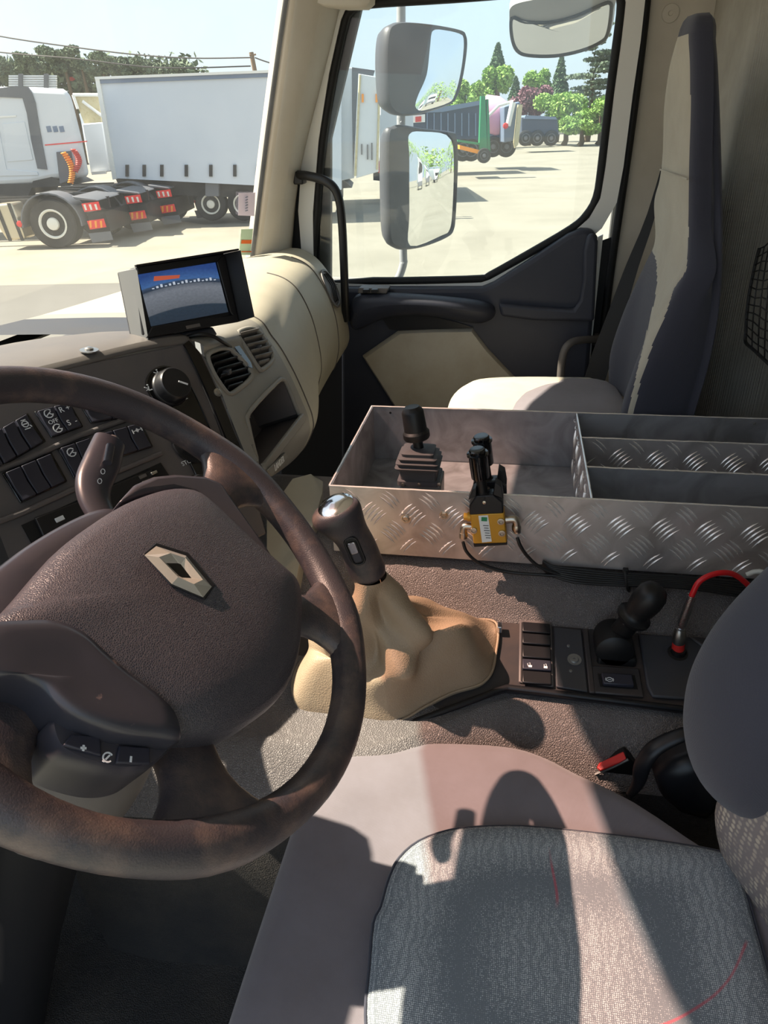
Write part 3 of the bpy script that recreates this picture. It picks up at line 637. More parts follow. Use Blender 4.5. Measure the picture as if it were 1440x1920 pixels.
# climate panel
ar = [(272, 720), (276, 704), (288, 692), (304, 687), (322, 690), (338, 699), (352, 716), (372, 755), (394, 806), (420, 870), (445, 930), (400, 960), (372, 905), (345, 850), (300, 770), (280, 742)]
cl = dome('climate_panel', cr([cp(a, b, .001) for a, b in ar], 3, True), CN, [(1, 0), (1.0, .003), (.965, .0035), (.955, .0022), (.6, .0022)], 'gloss_black', dash)
dc = cp(318, 728, .003)
kn = lathe('fan_dial', dc, CN, [(.029, 0), (.0285, .003), (.0275, .004), (.0265, .006), (.0255, .020), (.023, .023), (.0, .0235)], 'plastic_black', dash, seg=36)
kc = dc+CN*.0238; box('dial_pointer', kc+RD*.010-DD*(-.004), (.0075, .0012, .0006), 'print_white', kn, R=[nrm(RD*.75+DD*.55), nrm(np.cross(CN, RD*.75+DD*.55)), CN])
def mark(c, s, parent, shape):
    """tiny printed pictograms built of thin bars"""
    mb = MB()
    for (x, y, w_, h_, a) in shape:
        ca, sa = math.cos(math.radians(a)), math.sin(math.radians(a)); ux = RD*ca+DD*sa; uy = DD*ca-RD*sa
        mb.box(c+RD*(x*s)+DD*(y*s), (w_*s/2, h_*s/2, .0003), [ux, uy, CN])
    return mb.build('printed_symbol', 'print_white', parent)
def arc(r, a0, a1, n=8, w_=.12): return [(r*math.cos(math.radians(a0+(a1-a0)*(i+.5)/n)), r*math.sin(math.radians(a0+(a1-a0)*(i+.5)/n)), 2*math.pi*r*abs(a1-a0)/360/n*1.15, w_, a0+(a1-a0)*(i+.5)/n+90) for i in range(n)]
person_sym = [(0, .1, .18, .7, 20), (.25, .4, .5, .16, 0), (-.35, -.1, .5, .12, 35), (-.3, .25, .4, .12, -20), (.1, -.45, .25, .2, 0)]
for a, b in ((295, 699), (278, 727), (333, 709), (345, 744)): mark(cp(a, b, .0042), .010, cl, person_sym)
mark(cp(300, 737, .0065), .009, kn, [(0, 0, 1.0, .18, -40)])
# lower temperature dial arc and STOP print
lathe('temperature_dial', cp(362, 828, .003), CN, [(.036, 0), (.035, .003), (.028, .004), (.0265, .018), (.0, .019)], 'plastic_black', dash, seg=32)
text('stop_print', 'STOP', cp(352, 866, .0045), RD, -DD, .0095, 'print_white', cl, depth=.0002)
lathe('rotary_knob', cp(372, 912, .003), CN, [(.019, 0), (.018, .003), (.015, .012), (0, .013)], 'plastic_black', dash, seg=24)
# switch banks: frame wells and rocker switches. corners are photo points on the panel
def quad(a, b, c, d, h=0.): return [cp(*p, h) for p in (a, b, c, d)]
def bank(tl, tr, br, bl, n, syms):
    tl, tr, br, bl = map(lambda p: np.array(p, float), (tl, tr, br, bl)); cen = (tl+tr+br+bl)/4
    ex = lambda p: tuple(cen+(p-cen)*1.09)
    well = plate('switch_frame', quad(ex(tl), ex(tr), ex(br), ex(bl), .0005), CN*.003, 'gloss_black', dash, bevel=.002)
    for i in range(n):
        a, b = i/n+.012, (i+1)/n-.012
        A, B = tl+(tr-tl)*a, tl+(tr-tl)*b; D, C = bl+(br-bl)*a, bl+(br-bl)*b
        A3, B3, C3, D3 = quad(A, B, C, D, .004); m1, m2 = (A3*.5+D3*.5), (B3*.5+C3*.5)
        top = [A3+CN*.0075, B3+CN*.0075, m2+CN*.0035, m1+CN*.0035, D3+CN*.006, C3+CN*.006]
        vv = [A3, B3, C3, D3, top[0], top[1], top[2], top[3], top[5], top[4]]
        ff = [(0, 1, 2, 3), (4, 5, 6, 7), (7, 6, 8, 9), (0, 4, 7, 9, 3), (1, 2, 8, 6, 5), (0, 1, 5, 4), (3, 9, 8, 2)]
        sw = mesh('rocker_switch', vv, ff, 'plastic_black', well, bevel=.0012)
        sw.data.materials[0] = MATS['switch_blue']
        for s_, (fx, fy), sz in (syms.get(i) or []):
            q = (A3*(1-fx)+B3*fx)*(1-fy)+(D3*(1-fx)+C3*fx)*fy+CN*(.0085 if fy < .2 else .0062+.001*abs(fy-.5)*2)
            if isinstance(s_, str): text('printed_symbol', s_, q, RD, -DD, sz, 'print_white', sw.parent, depth=.0002)
            else: mark(q, sz, sw.parent, s_)
M('switch_blue', (44, 44, 54), .42)
gear_sym = arc(.5, 20, 320, 9, .12)+[(0, 0, .8, .12, -30), (.2, .1, .4, .12, 40)]
lamp_sym = arc(.35, 0, 360, 8, .1)+[(0, 0, .5, .12, 0), (0, -.5, .6, .1, 0), (0, .6, .7, .1, 0), (.5, .4, .3, .1, 60)]
axle_sym = [(-.8, 0, .14, .7, 0), (.8, 0, .14, .7, 0), (0, 0, .5, .5, 45), (-.5, 0, .3, .12, 0), (.5, 0, .3, .12, 0)]
bank((-45, 832), (48, 779), (80, 829), (-20, 886), 4, {3: [(lamp_sym, (.5, .25), .011)]})
bank((67, 774), (128, 757), (152, 800), (97, 820), 2, {0: [(gear_sym, (.5, .2), .011), ('OFF', (.5, .52), .008), (gear_sym, (.5, .8), .011)], 1: [('R +', (.5, .2), .011), ('S  -', (.5, .75), .011)]})
bank((155, 765), (222, 735), (246, 780), (172, 793), 2, {})
bank((7, 889), (93, 853), (121, 903), (40, 941), 3, {})
bank((110, 843), (165, 824), (190, 872), (139, 895), 2, {0: [(gear_sym, (.5, .25), .011)]})
bank((180, 818), (262, 795), (282, 838), (205, 862), 3, {2: [(axle_sym, (.5, .25), .009)]})
tube('panel_rib', [cp(a, b, .003) for a, b in ((-60, 1000), (40, 962), (150, 912), (250, 872), (302, 850))], .004, 'plastic_warm', dash, seg=8)
tube('panel_rib', [cp(a, b, .003) for a, b in ((-60, 900), (40, 866), (150, 817), (240, 785))], .004, 'plastic_warm', dash, seg=8)
# radio / tachograph slot
plate('radio_slot', quad((40, 985), (300, 868), (345, 935), (90, 1075), .0005), CN*.002, 'seal_black', dash)
rd = plate('radio', quad((62, 972), (160, 935), (185, 985), (90, 1030), .003), CN*.004, 'plastic_black', dash, bevel=.002)
rd2 = plate('tachograph', quad((165, 930), (282, 880), (300, 925), (190, 975), .003), CN*.005, 'plastic_black', dash, bevel=.002)
for a, b in ((112, 973), (250, 922)): box('radio_button', cp(a, b, .008), (.006, .003, .001), 'print_white', rd if a < 150 else rd2, R=[RD, DD, CN], bevel=.0006)
for a, b in ((268, 893), (274, 903), (270, 917)): box('radio_button', cp(a, b, .009), (.006, .0025, .001), 'plastic_grey', rd2, R=[RD, DD, CN], bevel=.0006)
box('radio_key', cp(288, 887, .009), (.005, .002, .003), 'steel', rd2, R=[RD, DD, CN], bevel=.0006)
# ------------------------------------------------------------------ monitor on the dash
mon = thing('monitor', 'small screen in a black hooded case showing a rear camera view', 'monitor', cp(345, 640)+V(-.03, 0, 0))
a3 = onY(446, 604, .30); mu = nrm(V(.52, .85, 0)); mn_h = nrm(V(.85, -.52, 0))
mn = nrm(mn_h*math.cos(math.radians(12))+V(0, 0, 1)*math.sin(math.radians(12))); mu = nrm(mu); md = nrm(np.cross(mn, mu)); md = md if md[2] < 0 else -md
def mp(px, py, h=0.): return onP(px, py, a3+mn*h, mn)
fr = [(250, 502), (428, 474), (436, 490), (461, 592), (455, 604), (275, 637), (270, 630)]
fr = [(252, 501), (418, 476), (446, 604), (272, 634)]
q = [mp(*p) for p in fr]
plate('monitor_case', q, -mn*.028, 'plastic_black', mon, bevel=.006)
bz = [(255, 508), (414, 484), (438, 592), (282, 622)]
sc = [(258, 515), (404, 492), (428, 585), (283, 612)]
m = bpy.data.materials.new('camera_picture'); MATS['camera_picture'] = m; m.use_nodes = True; t = m.node_tree; b = t.nodes['Principled BSDF']
Lk = t.links.new; b.inputs['Base Color'].default_value = (.01, .01, .012, 1); b.inputs['Roughness'].default_value = .25
uv = t.nodes.new('ShaderNodeUVMap'); sx = t.nodes.new('ShaderNodeSeparateXYZ'); Lk(uv.outputs[0], sx.inputs[0])
cv = t.nodes.new('ShaderNodeMath'); cv.operation = 'SUBTRACT'; cv.inputs[1].default_value = .5; Lk(sx.outputs[0], cv.inputs[0])
cq = t.nodes.new('ShaderNodeMath'); cq.operation = 'MULTIPLY'; Lk(cv.outputs[0], cq.inputs[0]); Lk(cv.outputs[0], cq.inputs[1])
ck = t.nodes.new('ShaderNodeMath'); ck.operation = 'MULTIPLY_ADD'; ck.inputs[1].default_value = .35; Lk(cq.outputs[0], ck.inputs[0]); Lk(sx.outputs[1], ck.inputs[2])
rp = t.nodes.new('ShaderNodeValToRGB'); Lk(ck.outputs[0], rp.inputs[0]); e = rp.color_ramp.elements
e[0].position = 0; e[0].color = lin((40, 52, 66)); e[1].position = .26; e[1].color = lin((44, 58, 72))
for p_, c in ((.28, (98, 104, 112)), (.62, (120, 126, 136)), (.70, (92, 100, 112)), (.72, (46, 58, 74)), (.78, (60, 78, 104)), (.80, (66, 104, 158)), (1.0, (40, 70, 130))):
    k = e.new(p_); k.color = lin(c)
nz = t.nodes.new('ShaderNodeTexNoise'); nz.inputs['Scale'].default_value = 26; Lk(uv.outputs[0], nz.inputs[0])
mm = t.nodes.new('ShaderNodeMix'); mm.data_type = 'RGBA'; mm.blend_type = 'OVERLAY'; mm.inputs[0].default_value = .25; Lk(rp.outputs[0], mm.inputs[6]); Lk(nz.outputs[0], mm.inputs[7])
Lk(mm.outputs[2], b.inputs['Emission Color']); b.inputs['Emission Strength'].default_value = .75
s4 = [mp(*p, .0012) for p in sc]
scr = mesh('screen', s4, [(0, 1, 2, 3)], 'camera_picture', mon)
ul = scr.data.uv_layers.new(name='UVMap'); sp0 = np.array(s4[3]); ux = np.array(s4[2])-sp0; uy = np.array(s4[0])-sp0
for lp in scr.data.loops:
    pcoord = np.array(scr.location)+np.array(scr.data.vertices[lp.vertex_index].co)-sp0
    G = np.linalg.lstsq(np.stack([ux, uy], 1), pcoord, rcond=None)[0]; ul.data[lp.index].uv = (float(G[0]), float(G[1]))
def uvp(u, v_): return sp0+ux*u+uy*v_+mn*.0004
mesh('screen_roof_picture', [uvp(.12, .86), uvp(.42, .88), uvp(.44, .93), uvp(.15, .95)], [(0, 1, 2, 3)], 'pix_red', scr) if False else None
M('pix_red', (60, 20, 14), .4, emit=((176, 84, 60), .9)); M('pix_white', (40, 40, 40), .4, emit=((190, 200, 214), .8)); M('pix_dark', (10, 10, 12), .4, emit=((34, 44, 56), .8))
mesh('picture_canopy', [uvp(.16, .84), uvp(.47, .83), uvp(.49, .89), uvp(.18, .93)], [(0, 1, 2, 3)], 'pix_red', scr)
mb = MB()
for k in range(16):
    u = .12+k*.052; h_ = .02+.02*((k*7) % 3); y_ = .70+.05*4*(.25-(u-.5)**2)-.03; mb.add([uvp(u, y_), uvp(u+.028, y_), uvp(u+.028, y_+h_), uvp(u, y_+h_)], [(0, 1, 2, 3)])
mb.build('picture_vehicles', 'pix_white', scr, kind='stuff')
# bezel lips: hood left, right and top
hl = [mp(252, 501), mp(272, 634), mp(272, 634)+mn*.012, mp(252, 501)+mn*.012]
plate('bezel_bottom', [mp(*p, .0005) for p in ((272, 634), (446, 604), (438, 590), (283, 612))], mn*.004, 'plastic_black', mon, bevel=.0015)
plate('bezel_top', [mp(*p, .0005) for p in ((252, 501), (418, 476), (404, 492), (258, 515))], mn*.005, 'plastic_black', mon, bevel=.0015)
plate('bezel_right', [mp(*p, .0005) for p in ((418, 476), (446, 604), (430, 586), (404, 490))], mn*.004, 'plastic_black', mon, bevel=.0015)
plate('brand_sticker', [mp(*p, .005) for p in ((348, 611), (374, 606), (376, 612), (350, 617))], mn*.0005, 'plastic_grey', mon)
# sun hood: right wing and left grey wing
w1 = [mp(418, 476), mp(446, 604), mp(446, 604)+mn*.032+mu*.010+V(0, 0, .004), mp(418, 476)+mn*.030+mu*.012]
plate('hood_wing', w1, mu*.003, 'plastic_black', mon, bevel=.001)
w2 = [mp(252, 501), mp(418, 476), mp(418, 476)+mn*.030+mu*.012, mp(252, 501)+mn*.006]
plate('hood_wing', w2, V(0, 0, .003), 'plastic_black', mon, bevel=.001)
w3 = [mp(254, 503)+mn*.004, mp(276, 637)+mn*.004, mp(276, 637)-mn*.03-mu*.008, mp(254, 503)-mn*.030-mu*.012]
plate('side_shell', w3, -mn*.004, 'zinc_grey', mon, bevel=.003)
w4 = [mp(254, 503)-mn*.030-mu*.012, mp(276, 637)-mn*.030-mu*.008, mp(276, 637)-mn*.038, mp(254, 503)-mn*.038]
plate('back_shell', w4+[], -mn*.006, 'mirror_shell', mon, bevel=.002)
bs = onP(370, 634, a3-mn*.02, mn)
plate('monitor_foot', [mp(300, 630, -.01), mp(400, 612, -.01), mp(410, 628, -.01), mp(360, 640, -.01), mp(296, 642, -.01)], -mn*.05, 'plastic_dark', mon, bevel=.004)
cb = tube('monitor_cable', [mp(352, 632, -.01), mp(375, 627, .004), mp(398, 630, .008), mp(416, 640, .006), mp(432, 650, -.02)], .0032, 'rubber_black', smoothn=5)
tag(cb, 'thin black cable looping out from under the small monitor', 'cable')
# ================================================================== STEERING WHEEL
WC = V(-.291, -.396, .920); _a = .756
WN = V(math.sin(_a), 0, math.cos(_a)); WU = V(-math.cos(_a), 0, math.sin(_a)); WV = V(0, 1, 0)
def wp(px, py, h=0.): return onP(px, py, WC+WN*h, WN)
col_t = thing('steering_column', 'dark steering column with cowl and wiper stalk under the big steering wheel', 'steering column', (-.68, -.40, .0))
wheel = thing('steering_wheel', 'large worn brown-black leather steering wheel with four spokes', 'steering wheel', tuple(WC-WN*.05))
R_, r_ = .2185, .0165
def rim(a, rr=R_): return WC+WU*(rr*math.cos(a))+WV*(rr*math.sin(a))
path = [rim(2*math.pi*k/96) for k in range(96)]
def rad(a):
    # slightly fatter where the hands rest, near the spokes
    s = 0
    for c in SPK: s = max(s, math.exp(-((math.atan2(math.sin(a-c), math.cos(a-c)))/.20)**2))
    return r_+.0035*s
def ang(px, py, h=0.): q = wp(px, py, h)-WC; return math.atan2(q@WV, q@WU)
SPK = [ang(470, 860), ang(635, 1160), ang(390, 1520), ang(20, 1330)]
rr = [rad(2*math.pi*k/96) for k in range(96)]
v, f = tubev(path, rr, 20, True, ref=WN, flat=1.0)
mesh('rim', v, f, 'leather_rim', wheel, smooth=80)
# spokes: lofted from the hub to the rim, flaring into it
def spoke(a, inner, w0, w1, lift=.0, a_in=None):
    a_in = a if a_in is None else a_in; secs = []
    for t in np.linspace(0, 1, 12):
        rr_ = inner+(R_-.004-inner)*t; aa = a_in+(a-a_in)*t; c = WC+WU*(rr_*math.cos(aa))+WV*(rr_*math.sin(aa))+WN*(-.022*(1-t)**1.3)
        wd = w0+(w1-w0)*t+.048*max(0, (t-.5)/.5)**2.4; th = .013+.001*t
        tdir = -WU*math.sin(aa)+WV*math.cos(aa)
        secs.append([c+tdir*(wd*math.cos(q))+WN*(th*math.copysign(abs(math.sin(q))**.8, math.sin(q))) for q in [2*math.pi*k/20 for k in range(20)]])
    return loft('spoke', secs, 'leather_rim', wheel, smooth=80)
spoke(SPK[0], .10, .022, .022)
spoke(SPK[1], .10, .022, .022)
spoke(SPK[2], .10, .026, .026)
spoke(SPK[3], .10, .026, .026)
# airbag pad
pad_px = [(-40, 1172), (0, 1150), (97, 1040), (160, 990), (228, 948), (291, 924), (330, 918), (369, 926), (413, 962), (470, 1016), (527, 1066), (556, 1094), (565, 1130), (564, 1180), (558, 1235), (534, 1297), (486, 1343), (413, 1380), (342, 1382), (250, 1350), (140, 1310), (40, 1262), (-40, 1235), (-70, 1205)]
H0 = .018
pp = cr([wp(a, b, H0) for a, b in pad_px], 3, True)
dome('airbag_pad', pp, WN, [(.99, -.030), (1.0, -.006), (.985, .003), (.95, .009), (.86, .016), (.7, .021), (.5, .024), (.25, .025)], 'leather_pad', wheel, smooth=70)
mid = lambda h: WC+WN*h
# lower left satin trim with worn patch
tr = [(-60, 1190), (-30, 1168), (30, 1163), (97, 1164), (150, 1186), (194, 1226), (243, 1269), (292, 1305), (332, 1345), (340, 1388), (290, 1386), (219, 1377), (146, 1351), (100, 1318), (73, 1291), (29, 1275), (-50, 1262)]
dome('lower_trim', cr([wp(a, b, .034) for a, b in tr], 3, True), WN, [(.9, -.04), (.96, -.026), (.99, -.012), (1.0, -.004), (.985, .0), (.93, .005), (.75, .006), (.5, .005), (.25, .004)], 'trim_worn', wheel, smooth=70)
# upper right satin trim
tr = [(225, 938), (255, 905), (290, 890), (330, 886), (385, 890), (418, 903), (432, 925), (462, 967), (500, 1020), (528, 1064), (505, 1050), (455, 1004), (410, 960), (368, 925), (330, 916), (280, 923)]
plate('upper_trim', [wp(a, b, .014) for a, b in tr], -WN*.03, 'trim_satin', wheel, bevel=.006, bseg=3)
# left satin trim, mirrored behind the pad
tr = [(-110, 1240), (-70, 1120), (0, 1056), (60, 1014), (130, 975), (185, 953), (222, 954), (244, 985), (220, 1080), (120, 1180), (20, 1240), (-60, 1270)]
dome('cowl_top', cr([wp(a, b, -.012) for a, b in tr], 3, True), WN, [(.85, -.06), (.97, -.03), (1.0, -.015), (.98, -.004), (.9, .006), (.75, .012), (.4, .014)], 'trim_satin', col_t, smooth=70)
# emblem: nested rhombus with bevelled facets
def ep(a, b, h): return wp(a, b, h)
E0 = [ep(a, b, H0+.0255) for a, b in ((267, 1040), (291, 1019), (352, 1038), (402, 1099), (384, 1125), (318, 1098))]
plate('emblem_recess', E0, WN*.0015, 'plastic_black', wheel, bevel=.001)
Eo = [ep(a, b, H0+.0275) for a, b in ((271, 1041), (293, 1024), (349, 1042), (397, 1100), (381, 1120), (322, 1095))]
ce = sum(Eo)/6
Ei = [ep(a, b, H0+.0275) for a, b in ((312, 1056), (334, 1056), (339, 1058), (359, 1084), (341, 1083), (336, 1080))]
Em = [(a*.45+b*.55)+WN*.0035 for a, b in zip(Eo, Ei)]
vv = Eo+Em+Ei; ff = []
for i in range(6):
    j = (i+1) % 6; ff += [(i, j, 6+j, 6+i), (6+i, 6+j, 12+j, 12+i)]
em = mesh('emblem', vv, ff, 'emblem', wheel)
mesh('emblem_core', Ei, [tuple(range(6))], 'gloss_black', em)
# button pod
pod = thing_pod = None
pd = [(88, 1362), (95, 1352), (130, 1360), (200, 1378), (260, 1388), (312, 1392), (322, 1402), (300, 1425), (275, 1440), (235, 1446), (190, 1440), (130, 1420), (100, 1398)]
pod = dome('button_pod', cr([wp(a, b, .016) for a, b in pd], 3, True), WN, [(.93, -.045), (.99, -.014), (.985, .0), (.93, .004), (.6, .005)], 'trim_satin', wheel, smooth=50)
def button(name, px, sym, sp, size):
    b_ = plate(name, [wp(a, b, .0205) for a, b in px], WN*.003, 'switch_blue', pod, bevel=.001)
    return b_
button('cruise_button', [(130, 1380), (184, 1384), (187, 1421), (115, 1400)], '+', None, 0)
button('cruise_button', [(220, 1401), (277, 1405), (278, 1436), (214, 1434)], '-', None, 0)
hb = .0238
def bar(a, b, c, d, w_=.0007, h=hb): p, q = wp(a, b, h), wp(c, d, h); u = nrm(q-p); return box('printed_symbol', (p+q)/2, (np.linalg.norm(q-p)/2, w_, .0002), 'print_white', pod, R=[u, nrm(np.cross(WN, u)), WN])
bar(151, 1402, 162, 1403); bar(157, 1397, 156, 1408); bar(246, 1418, 245, 1429)
mb = MB()
for k in range(9):
    a0 = math.radians(50+k*32); c0 = (202+9*math.cos(a0), 1420+9*math.sin(a0)); a1 = a0+math.radians(30); c1 = (202+9*math.cos(a1), 1420+9*math.sin(a1))
    p, q = wp(*c0, .0238), wp(*c1, .0238); u = nrm(q-p); mb.box((p+q)/2, (np.linalg.norm(q-p)/2, .0005, .0002), [u, nrm(np.cross(WN, u)), WN])
for c0, c1 in (((198, 1424), (206, 1416)), ((192, 1426), (196, 1428))):
    p, q = wp(*c0, .0238), wp(*c1, .0238); u = nrm(q-p); mb.box((p+q)/2, (np.linalg.norm(q-p)/2, .0006, .0002), [u, nrm(np.cross(WN, u)), WN])
mb.build('printed_symbol', 'print_white', pod)
# hub core under the pad
lathe('hub', WC-WN*.05, WN, [(.04, 0), (.06, .02), (.065, .045), (.06, .055)], 'plastic_black', wheel)
# column and cowl
tube('column_cover', [WC-WN*.085, WC-WN*.14+V(.0, 0, 0), V(-.43, -.40, .70), V(-.50, -.40, .55), V(-.57, -.40, .36), V(-.66, -.40, .12), V(-.70, -.40, .0)], [.055, .06, .06, .052, .042, .04, .04], 'plastic_black', col_t, seg=24, smoothn=4, ref=(0, 1, 0), flat=1.05)
tube('lower_cowl', [WC-WN*.09, WC-WN*.14, V(-.42, -.385, .70), V(-.465, -.39, .61)], [.068, .082, .082, .07], 'plastic_grey', col_t, seg=24, smoothn=4, ref=(0, 1, 0))
# wiper stalk
sp = [(196, 975), (178, 940), (176, 905), (192, 866), (206, 828)]
hh = [-.055, -.055, -.052, -.045, -.04]
st = [wp(a, b, h) for (a, b), h in zip(sp, hh)]
stalk = tube('wiper_stalk', st, [.014, .0165, .018, .0185, .0165], 'trim_satin', col_t, smoothn=6, ref=WN, flat=.62, seg=20)
tube('stalk_ridge', [wp(201, 868, -.031), wp(207, 836, -.028)], .0045, 'trim_satin', stalk, seg=8)
lathe('stalk_button', wp(212, 826, -.036), nrm(st[-1]-st[-2]), [(.006, 0), (.0055, .003), (0, .004)], 'plastic_grey', stalk, seg=12)
for c in ((193, 884), (187, 902)):
    mb = MB()
    for k in range(7):
        a0, a1 = math.radians(k*51), math.radians(k*51+46); p, q = (wp(c[0]+4*math.cos(t), c[1]+5*math.sin(t), -.0325) for t in (a0, a1)); u = nrm(q-p); mb.box((p+q)/2, (np.linalg.norm(q-p)/2, .0003, .0002), [u, nrm(np.cross(WN, u)), WN])
    mb.build('printed_symbol', 'print_white', stalk)
# ================================================================== TUNNEL, CONSOLE, TRAY
ZT = .73; TF = onZ(608, 910, ZT); TB = onZ(705, 762, ZT); YFt, YBt = TF[1], TB[1]; XL = (TF[0]+TB[0])/2; XR = .50; TH = .125; ZTB = ZT-TH
# engine tunnel: cross-sections along X; lip line on the driver side, wall up to the tray
def lipY(x): return float(np.interp(x, [-.6, -.36, -.15, .0, .03, .4], [-.16, -.14, -.135, -.02, -.003, -.003]))
def lipZ(x): return .475
def backY(x): return .125
secs = []
for x in np.linspace(-.62, .53, 34):
    l = lipY(x)
    secs.append([V(x, l-.085, .0), V(x, l-.095, .30), V(x, l-.088, .385), V(x, l-.052, .435), V(x, l-.018, .462), V(x, l, .470), V(x, l+.012, .462), V(x, backY(x)-.005, .500), V(x, backY(x)+.004, .520), V(x, YFt-.012, ZTB-.030), V(x, YFt+.01, ZTB-.008), V(x, YFt+.05, ZTB-.004), V(x, .50, ZTB-.004), V(x, .56, .56), V(x, .575, .0)])
tun = loft('tunnel_cover', secs, 'tunnel_trim', close=False, sub=1, smooth=60, mats=['tunnel_trim', 'floor_rubber'], fmat=[1 if j in (0, 1) else 0 for i in range(33) for j in range(14)]); tun.name = 'engine_cover'
tag(tun, 'grained brown-grey engine cover between the two seats', 'engine cover')
# black console
def cz_(y): return .478+(.512-.478)*(y-lipY(.1))/(backY(0)-lipY(.1))
def CP(px, py, h=0.):
    P = V(0, lipY(.1), .480); Q = V(0, backY(0), .512); n = nrm(np.cross(V(1, 0, 0), Q-P)); n = n if n[2] > 0 else -n
    return onP(px, py, P+n*h, n)
_n = nrm(np.cross(V(1, 0, 0), V(0, backY(0), .512)-V(0, lipY(.1), .480))); CNn = _n if _n[2] > 0 else -_n
CUx = V(1, 0, 0); CVy = nrm(np.cross(CNn, CUx))
con = thing('centre_console', 'black centre console with switches between seat and metal tray', 'console', (.05, .05, .44))
out_px = [(470, 1352), (500, 1352), (560, 1360), (680, 1382), (722, 1374), (800, 1345), (900, 1308), (945, 1291), (975, 1292), (1120, 1310), (1290, 1331), (1420, 1345), (1420, 1210), (1300, 1196), (1200, 1186), (1120, 1174), (975, 1160), (940, 1160), (800, 1165), (640, 1155), (470, 1160)]
cb_ = plate('console_body', [CP(*p) for p in out_px], -CNn*.03, 'console_black', con, bevel=.004)
tube('console_lip', [CP(a, b, .002) for a, b in out_px[:12]], .0052, 'plastic_black', con, smoothn=4, seg=10)
def cq(name, pts, h0, th, mat, par=con, **k): return plate(name, [CP(a, b, h0) for a, b in pts], CNn*th, mat, par, **k)
fr = cq('switch_frame', [(974, 1163), (1034, 1167), (1038, 1290), (972, 1281)], .0005, .004, 'plastic_warm', bevel=.002)
cq('switch_well', [(978, 1167), (1031, 1171), (1034, 1286), (977, 1277)], .0048, .0004, 'seal_black', fr)
for i, (a, b, lab) in enumerate(((1169, 1188, 0), (1190, 1210, 0), (1213, 1236, 0), (1239, 1259, 1), (1260, 1284, 0))):
    q = [(979, a+0), (1031+i*.5, a+4), (1032+i*.5, b+3), (979, b-1)]
    s = mesh('rocker_switch', *(lambda P: (P+[p+CNn*hh for p, hh in zip(P, (.009, .009, .006, .006))]+[], BX2))([CP(x, y, .005) for x, y in q]), 'plastic_black', fr, bevel=.0012) if False else plate('rocker_switch', [CP(x, y, .005) for x, y in q], CNn*(.007 if lab else .0055), 'switch_blue' if lab else 'plastic_black', fr, bevel=.0015)
for c in ((993, 1248), (1022, 1250)):
    h = .0126; box('printed_symbol', CP(c[0]+1, c[1]+1, h), (.0028, .0020, .0002), 'print_white', fr, R=[CUx, CVy, CNn])
    tube('printed_symbol', [CP(c[0]+(-3 if c[0] < 1000 else -1), c[1], h), CP(c[0]+(-4 if c[0] < 1000 else -2), c[1]-4, h), CP(c[0]+(1 if c[0] < 1000 else 2), c[1]-5, h), CP(c[0]+(1 if c[0] < 1000 else 3), c[1]-1, h)], .0005, 'print_white', fr, seg=5)
dk = cq('blank_cover', [(1038, 1177), (1090, 1183), (1102, 1300), (1042, 1290)], .001, .004, 'plastic_dark', bevel=.002)
lathe('cover_screw', CP(1077, 1237, .0055), CNn, [(.011, 0), (.011, .001), (.007, .0005), (.0055, .0025), (.002, .0025), (.0015, .001)], 'zinc_grey', dk, seg=16)
for c in ((1066, 1211), (1070, 1258)): lathe('pin', CP(*c, .0055), CNn, [(.0028, 0), (.0022, .001), (0, .0012)], 'zinc_grey', dk, seg=10)
cq('divider_bar', [(1092, 1182), (1102, 1183), (1116, 1303), (1104, 1302)], .001, .006, 'console_black', bevel=.002)
pk = cq('park_switch_plate', [(1108, 1250), (1198, 1256), (1207, 1310), (1113, 1302)], .001, .005, 'console_black', bevel=.003)
cq('switch_well', [(1120, 1263), (1190, 1266), (1196, 1293), (1125, 1288)], .0062, .0006, 'seal_black', pk, bevel=.0005)
ks = cq('rocker_switch', [(1126, 1266), (1184, 1269), (1188, 1291), (1130, 1287)], .0065, .008, 'switch_blue', pk, bevel=.002)
cc = CP(1143, 1274, .0148)
tube('printed_symbol', [cc+CUx*(.0045*math.cos(t))+CVy*(.0036*math.sin(t)) for t in [k*math.pi/6 for k in range(12)]], .0005, 'print_white', pk, closed=True, seg=5)
box('printed_symbol', cc, (.0022, .0005, .0002), 'print_white', pk, R=[CUx, CVy, CNn])
for s in (-1, 1): tube('printed_symbol', [cc+CUx*(s*.0062*math.cos(t))+CVy*(.005*math.sin(t)) for t in (-.6, 0, .6)], .0004, 'print_white', pk, seg=5)
cq('rear_cover', [(1196, 1192), (1300, 1198), (1400, 1215), (1400, 1322), (1222, 1310), (1212, 1290)], .001, .006, 'plastic_dark', bevel=.003)
cq('cover_step', [(1290, 1196), (1400, 1205), (1400, 1240), (1325, 1222)], .006, .006, 'console_black', bevel=.004)
